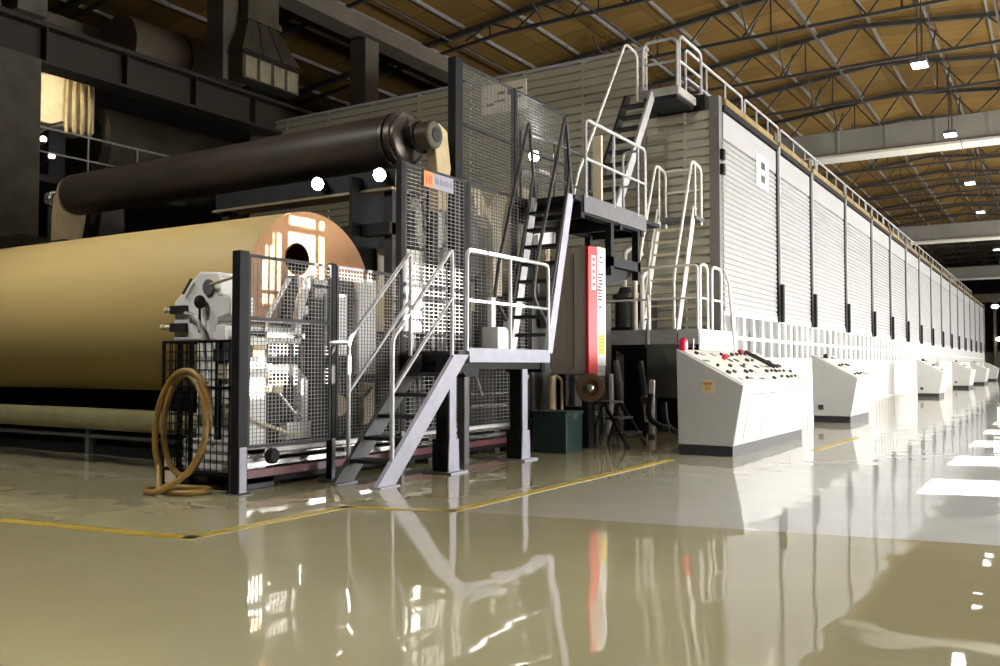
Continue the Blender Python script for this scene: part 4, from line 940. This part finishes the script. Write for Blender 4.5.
t = thing('hood_notice', 'white notice with two dark squares on the first shutter', 'notice', (HX+.05, 19.07, 4.96))
MB().box(HX+.045, HX+.055, 18.62, 19.52, 4.92, 5.60).build('notice_board', M['white'], t)
for z in (5.32, 5.04): MB().box(HX+.055, HX+.058, 18.93, 19.25, z, z+.16).build('dark_square', M['ink'], t)
mb = MB()
for k in range(4): mb.box(HX+.055, HX+.057, 18.84+.12*k, 18.92+.12*k, 5.235, 5.265)
mb.build('faint_lettering', M['signg'], t)
t = thing('wall_notice', 'pale notice board with dark machine drawings high on the hood end wall', 'notice', (-10.0, 16.24, 6.6))
MB().box(-10.6, -9.48, 16.22, 16.26, 6.62, 7.24).build('notice_board', mat('notice_pale', (.78,.73,.60), .5), t)
mb = MB()
for (x0, z0, x1, z1) in ((-10.48,6.78,-10.30,6.83),(-10.28,6.84,-10.02,6.88),(-10.2,7.0,-10.0,7.06),(-9.95,6.95,-9.8,7.1),(-9.75,6.86,-9.6,6.92),(-9.7,7.04,-9.55,7.08)): MB().box(x0, x1, 16.215, 16.22, z0, z1).build('drawing', M['steel_g'], t)

# ================================================================== CONSOLES
def console(x0, y0, length, label, rich):
    """desk console: x0 = front foot line, end face at y0"""
    t = thing('control_console', label, 'console', (x0-.35, y0+length/2, 0), 'control consoles')
    y1 = y0 + length
    bx = x0 - .72
    prof = [(bx, .13), (x0, .13), (x0+.13, .90), (bx, 1.37), (bx, 1.36)]
    MB().prism([(bx, .13), (x0, .13), (x0+.14, .89), (bx-.02, 1.36)], 'y', y0, y1).build('console_body', M['console_w'], t, .012)
    MB().box(bx+.01, x0-.01, y0+.008, y1-.008, 0, .13).build('plinth', M['kick'], t)
    # sloped frame of reference
    A = V((bx-.02, y0, 1.36)); B = V((x0+.14, y0, .89)); e = (B-A); u = e.normalized(); n = V((-u.z, 0, u.x))
    if n.z < 0: n = -n
    L_ = e.length
    def on(f, y, h=0): return A + u*(L_*f) + V((0, y-y0, 0)) + n*h
    def slab(mb, f0, f1, ya, yb, h0, h1):
        vs = [on(f0, ya, h0), on(f1, ya, h0), on(f1, yb, h0), on(f0, yb, h0), on(f0, ya, h1), on(f1, ya, h1), on(f1, yb, h1), on(f0, yb, h1)]
        return mb.add(vs, [(0,3,2,1),(4,5,6,7),(0,1,5,4),(1,2,6,5),(2,3,7,6),(3,0,4,7)])
    slab(MB(), .06, .95, y0+.08, y1-.06, 0, .012).build('control_face', M['ctrl'], t)
    # door leaves on the leaning front
    a, b = V((x0, 0, .13)), V((x0+.14, 0, .89)); fu = (b-a).normalized(); fn = V((fu.z, 0, -fu.x)); fl = (b-a).length
    nd = 4 if rich else 2
    for k in range(nd):
        ya = y0 + .35 + (length-.5)*k/nd; yb = y0 + .35 + (length-.5)*(k+1)/nd - .02
        vs = []
        for h in (0, .006):
            for (s, y) in ((.12, ya), (.86, ya), (.86, yb), (.12, yb)):
                p = a + fu*fl*s + fn*h; vs.append((p.x, y, p.z))
        d = MB().add(vs, [(0,1,2,3)[::-1],(4,5,6,7),(0,1,5,4),(1,2,6,5),(2,3,7,6),(3,0,4,7)]).build('door', M['console_w'], t)
        vs = []
        for h in (.006, .010):
            for (s, y) in ((.84, ya+.12), (.855, ya+.12), (.855, yb-.12), (.84, yb-.12)):
                p = a + fu*fl*s + fn*h; vs.append((p.x, y, p.z))
        MB().add(vs, [(0,1,2,3)[::-1],(4,5,6,7),(0,1,5,4),(1,2,6,5),(2,3,7,6),(3,0,4,7)]).build('handle', M['steel_g'], d)
    rnd = random.Random(int(y0*10))
    rows, per = (5, 13) if rich else (3, 6)
    for r in range(rows):
        for c in range(per):
            if rnd.random() < .2: continue
            f = .16 + .7*(r + rnd.uniform(-.12,.12))/(rows-1) if rows > 1 else .5
            y = y0 + .3 + (length-.6)*(c + rnd.uniform(-.3,.3))/(per-1)
            kind = rnd.random()
            if kind < .5:
                MB().cyl(on(f, y, .012), on(f, y, .045), rnd.choice((.022,.03,.036)), 12).build('push_button', M['ink' if rnd.random() < .8 else 'steel_g'], t)
            elif kind < .85:
                slab(MB(), f-.035, f+.035, y-.05, y+.05, .012, .022).build('meter', M[rnd.choice(('steel_d','ink','rail_g'))], t)
            else:
                slab(MB(), f-.02, f+.02, y-.10, y+.10, .012, .018).build('switch_plate', M['rail_d'], t)
    if rich:
        for f, y in ((.30, y0+1.1), (.12, y0+2.35)):
            b_ = MB().cyl(on(f, y, .012), on(f, y, .04), .03, 14).cyl(on(f, y, .04), on(f, y, .075), .045, 16).build('stop_button', M['red'], t)
        for y in (y1-.95, y1-.75):
            MB().bar(on(.05, y, .04), on(.62, y, .05), .05, .03, n).build('hinged_bar', M['steel_d'], t)
        MB().lathe((bx+.04, y0+.10, 1.36), (0,0,1), [(0,.05),(.03,.05)], 16).lathe((bx+.04, y0+.10, 1.34), (0,0,1), [(0,.062),(.12,.06),(.15,.045),(.165,.02),(.165,0)], 20).build('red_beacon', M['redp'], t)
        MB().cyl((bx+.05, y0+.45, 1.34), (bx+.05, y0+.45, 1.50), .012, 8).build('antenna_rod', M['rail_g'], t)
        s = MB().box(bx+.31, bx+.49, y0-.004, y0, .80, .96).build('warning_sticker', M['sticker'], t)
        mk = MB().box(bx+.36, bx+.44, y0-.006, y0-.004, .83, .87).box(bx+.37, bx+.39, y0-.006, y0-.004, .87, .92).box(bx+.41, bx+.43, y0-.006, y0-.004, .87, .92).box(bx+.34, bx+.46, y0-.006, y0-.004, .90, .93)
        mk.build('sticker_mark', M['stickmk'], s)
    else:
        MB().sphere(on(.15, y0+.55, .05), .05, 12, 8).cyl(on(.15, y0+.55, .012), on(.15, y0+.55, .05), .02, 8).build('knob', M['steel_bk'], t)
        MB().box(bx+.10, bx+.20, y0-.006, y0, .25, .35).build('socket', M['ink'], t)
    return t
console(-3.46, 11.03, 3.55, 'large white control console with red beacon and sloped switch desk, nearest the camera', True)
console(-3.50, 18.7, 2.0, 'small white control desk beyond the large console', False)
console(-3.62, 35.4, 1.7, 'third white console along the hood, standing alone in the aisle', False)
console(-3.75, 49.5, 2.6, 'fourth white console far along the hood', False)
console(-3.75, 60.5, 2.6, 'fifth white console far along the hood', False)
console(-3.9, 75.0, 2.0, 'last small white console at the far hood end', False)

# ================================================================== LAMPS AND ADDED FILL
def lamp_tree():
    t = thing('high_bay_lamp', 'x', 'ceiling lamp', (0, 0, 10), 'lamps hanging over the aisle')
    MB().box(-.22, .22, -.30, .30, 9.98, 10.12).build('lamp_housing', M['steel_g'], t, .02)
    MB().box(-.20, .20, -.28, .28, 9.955, 9.985).build('lamp_glass', M['lampw'], t)
    MB().cyl((-.06, 0, 10.12), (-.06, 0, 12.0), .02, 8).cyl((.06, 0, 10.12), (.06, 0, 12.0), .02, 8).build('hanger_rod', M['truss'], t)
    MB().tube(smooth_path([(.2, .1, 10.05), (.35, .1, 9.7), (.4, .12, 9.35)], 6), .012, 8).build('loose_cable', M['rail_d'], t)
    return t
UP_E, LAMP_E = 110, 450
LP = [(-3.30, 28.6), (-3.35, 38.0), (-3.48, 48.7), (-3.65, 58.3), (-3.75, 68), (-3.85, 78), (-3.9, 88), (-4.0, 98), (-4.1, 110)]
proto = lamp_tree()
nm = ['nearest', 'second', 'third', 'fourth', 'fifth', 'sixth', 'seventh', 'eighth', 'farthest']
for i, (x, y) in enumerate(LP):
    o = proto if i == 0 else copy_tree(proto)
    o.location = (x, y, 10); o['label'] = '%s hanging high bay lamp in the row above the aisle' % nm[i]
    o['_o'] = (x, y, 10)
def point(x, y, z, e, col=(1,.96,.90), r=.25):
    l = bpy.data.lights.new('lamp', 'POINT'); l.energy = e; l.shadow_soft_size = r; l.color = col
    o = bpy.data.objects.new('lamp_or_fill_light', l); COL.objects.link(o); o.location = (x, y, z); return o
def spotlamp(x, y, z, e, ang=140, col=(1,.96,.90)):
    l = bpy.data.lights.new('lamp', 'SPOT'); l.energy = e; l.spot_size = math.radians(ang); l.spot_blend = .6; l.shadow_soft_size = .2; l.color = col
    o = bpy.data.objects.new('lamp_or_fill_light', l); COL.objects.link(o); o.location = (x, y, z); return o
for x, y in LP: spotlamp(x, y, 9.7, LAMP_E)
for x, y, e, a in ((-3.2, 18.5, 700, 140), (-3.2, 8.5, 110, 100), (-2.5, -1, 60, 110), (3.5, 13, 600, 140), (3.5, 28, 600, 140)):
    spotlamp(x, y, 9.75, e, a)
for x, y in ((5, 20), (5, 32), (5, 44), (5, 60)): point(x, y, 9.75, UP_E*1.7)  # added uplights without fixtures, brighten the roof
e = spotlamp(-10.5, 3.2, 7.6, 900, 100); e.rotation_euler = V((-.05, .6, -1)).to_track_quat('-Z', 'Y').to_euler()
for x_, y_ in ((1.2, 2.5), (-4.2, .5)): spotlamp(x_, y_, 9.8, 1250, 62, (1,.98,.93))  # added fill spots for the near floor, no fixtures hang here
e = spotlamp(-8.5, -.5, 9.8, 2200, 80, (1,.98,.93)); e.rotation_euler = V((.12, .35, -1)).to_track_quat('-Z', 'Y').to_euler()  # unseen fill spot added for the front faces of the reel stand
e = spotlamp(-5.0, 4.0, 9.6, 1250, 60); e.rotation_euler = V((-6, 12.3, -5.6)).to_track_quat('-Z', 'Y').to_euler()  # unseen fill spot added to brighten the hood end wall

for y in (11, 17, 24, 32, 41, 52): spotlamp(1.6, y, 9.8, 1900, 76, (1,.98,.95))  # added row of fill spots brightening the aisle floor

# far end of the hall
for i, (x, y, z) in enumerate(((-4.9, 95, 6.6), (-4.7, 97, 3.6), (-4.2, 96, 2.2))):
    t = thing('wall_lamp', '%s glowing lamp at the far end of the hall' % ('upper', 'middle', 'lower')[i], 'lamp', (x, y, z), 'lamps at the hall end')
    MB().sphere((x, y, z), .32, 14, 8, .6).build('lamp_glass', bpy.data.materials.get('hall_end_glow') or emit('hall_end_glow', (1,.98,.92), 14), t)
    MB().box(x-.1, x+.1, y+.2, y+1.6, z-.05, z+.05).build('lamp_arm', M['steel_d'], t)
t = thing('pipe_gantry', 'dim steel gantry with ducts standing past the far hood end', 'gantry', (-5, 97.5, 0))
MB().box(-9, 0, 97.5, 98.5, 7.2, 8.0).box(-9, -8.4, 97.5, 98.5, 0, 7.2).box(-3.4, -3.1, 97.5, 98.5, 0, 7.2).box(-5.2,-4.95,97.5,98.4,0,7.2).build('frame_beam', M['duct'], t)
MB().box(-4.4, -3.4, 97.6, 98.3, 5.2, 6.0).build('red_panel', mat('dull_red', (.25,.05,.04), .6), t)
MB().cyl((-4.2, 97.3, 0), (-4.2, 97.3, 5.2), .22, 16).build('stand_duct', M['rail_g'], t)
MB().box(-8, -1, 98.6, 99, 0, 2.4).build('low_screen', M['steel_g'], t)

# ================================================================== DAYLIGHT
sun = bpy.data.lights.new('sun', 'SUN'); sun.energy = 75.0; sun.angle = math.radians(.12); sun.color = (1,.95,.86)
so = bpy.data.objects.new('sun_light', sun); COL.objects.link(so)
sd_ = V((-.9654, -.2607, -.450)).normalized()
so.rotation_euler = sd_.to_track_quat('-Z', 'Y').to_euler(); so.location = (20, 20, 20)
def area(x, y, z, sy, sz, e, col=(1,.98,.96), rx=None, spread=180):
    l = bpy.data.lights.new('daylight', 'AREA'); l.shape = 'RECTANGLE'; l.size = sy; l.size_y = sz; l.energy = e; l.color = col; l.spread = math.radians(spread)
    o = bpy.data.objects.new('window_daylight', l); COL.objects.link(o); o.location = (x, y, z)
    o.rotation_euler = (rx or V((-1,0,0))).to_track_quat('-Z', 'Y').to_euler(); return o
WE = 2300
area(XR-.1, 12, 2.3, 10, 2.6, WE*.4, spread=120)
for k, fe in enumerate((1, .9, .7, .5, .4)): area(XR-.1, 25 + 15*k, 2.2, 14.5, 2.6, WE*fe, spread=150)
W = bpy.data.worlds.new('world'); SC.world = W; W.use_nodes = True
bg = W.node_tree.nodes['Background']; bg.inputs[0].default_value = (.75,.85,1,1); bg.inputs[1].default_value = .25

# ================================================================== CAMERA
cam = bpy.data.cameras.new('camera'); cam.sensor_width = 36; cam.lens = 893/1000*36; cam.clip_end = 400
co = bpy.data.objects.new('camera', cam); COL.objects.link(co)
co.location = (0, 0, 1.15); co.rotation_euler = (math.radians(92.05), 0, math.radians(32))
SC.camera = co
for o in bpy.data.objects:
    if '_o' in o: del o['_o']
SC.view_settings.view_transform = 'Standard'; SC.view_settings.look = 'None'
SC.view_settings.exposure = 0.0; SC.view_settings.gamma = 1.0; SC.view_settings.use_curve_mapping = False
SC.cycles.use_denoising = True
SC.cycles.max_bounces = 7; SC.cycles.sample_clamp_indirect = 6
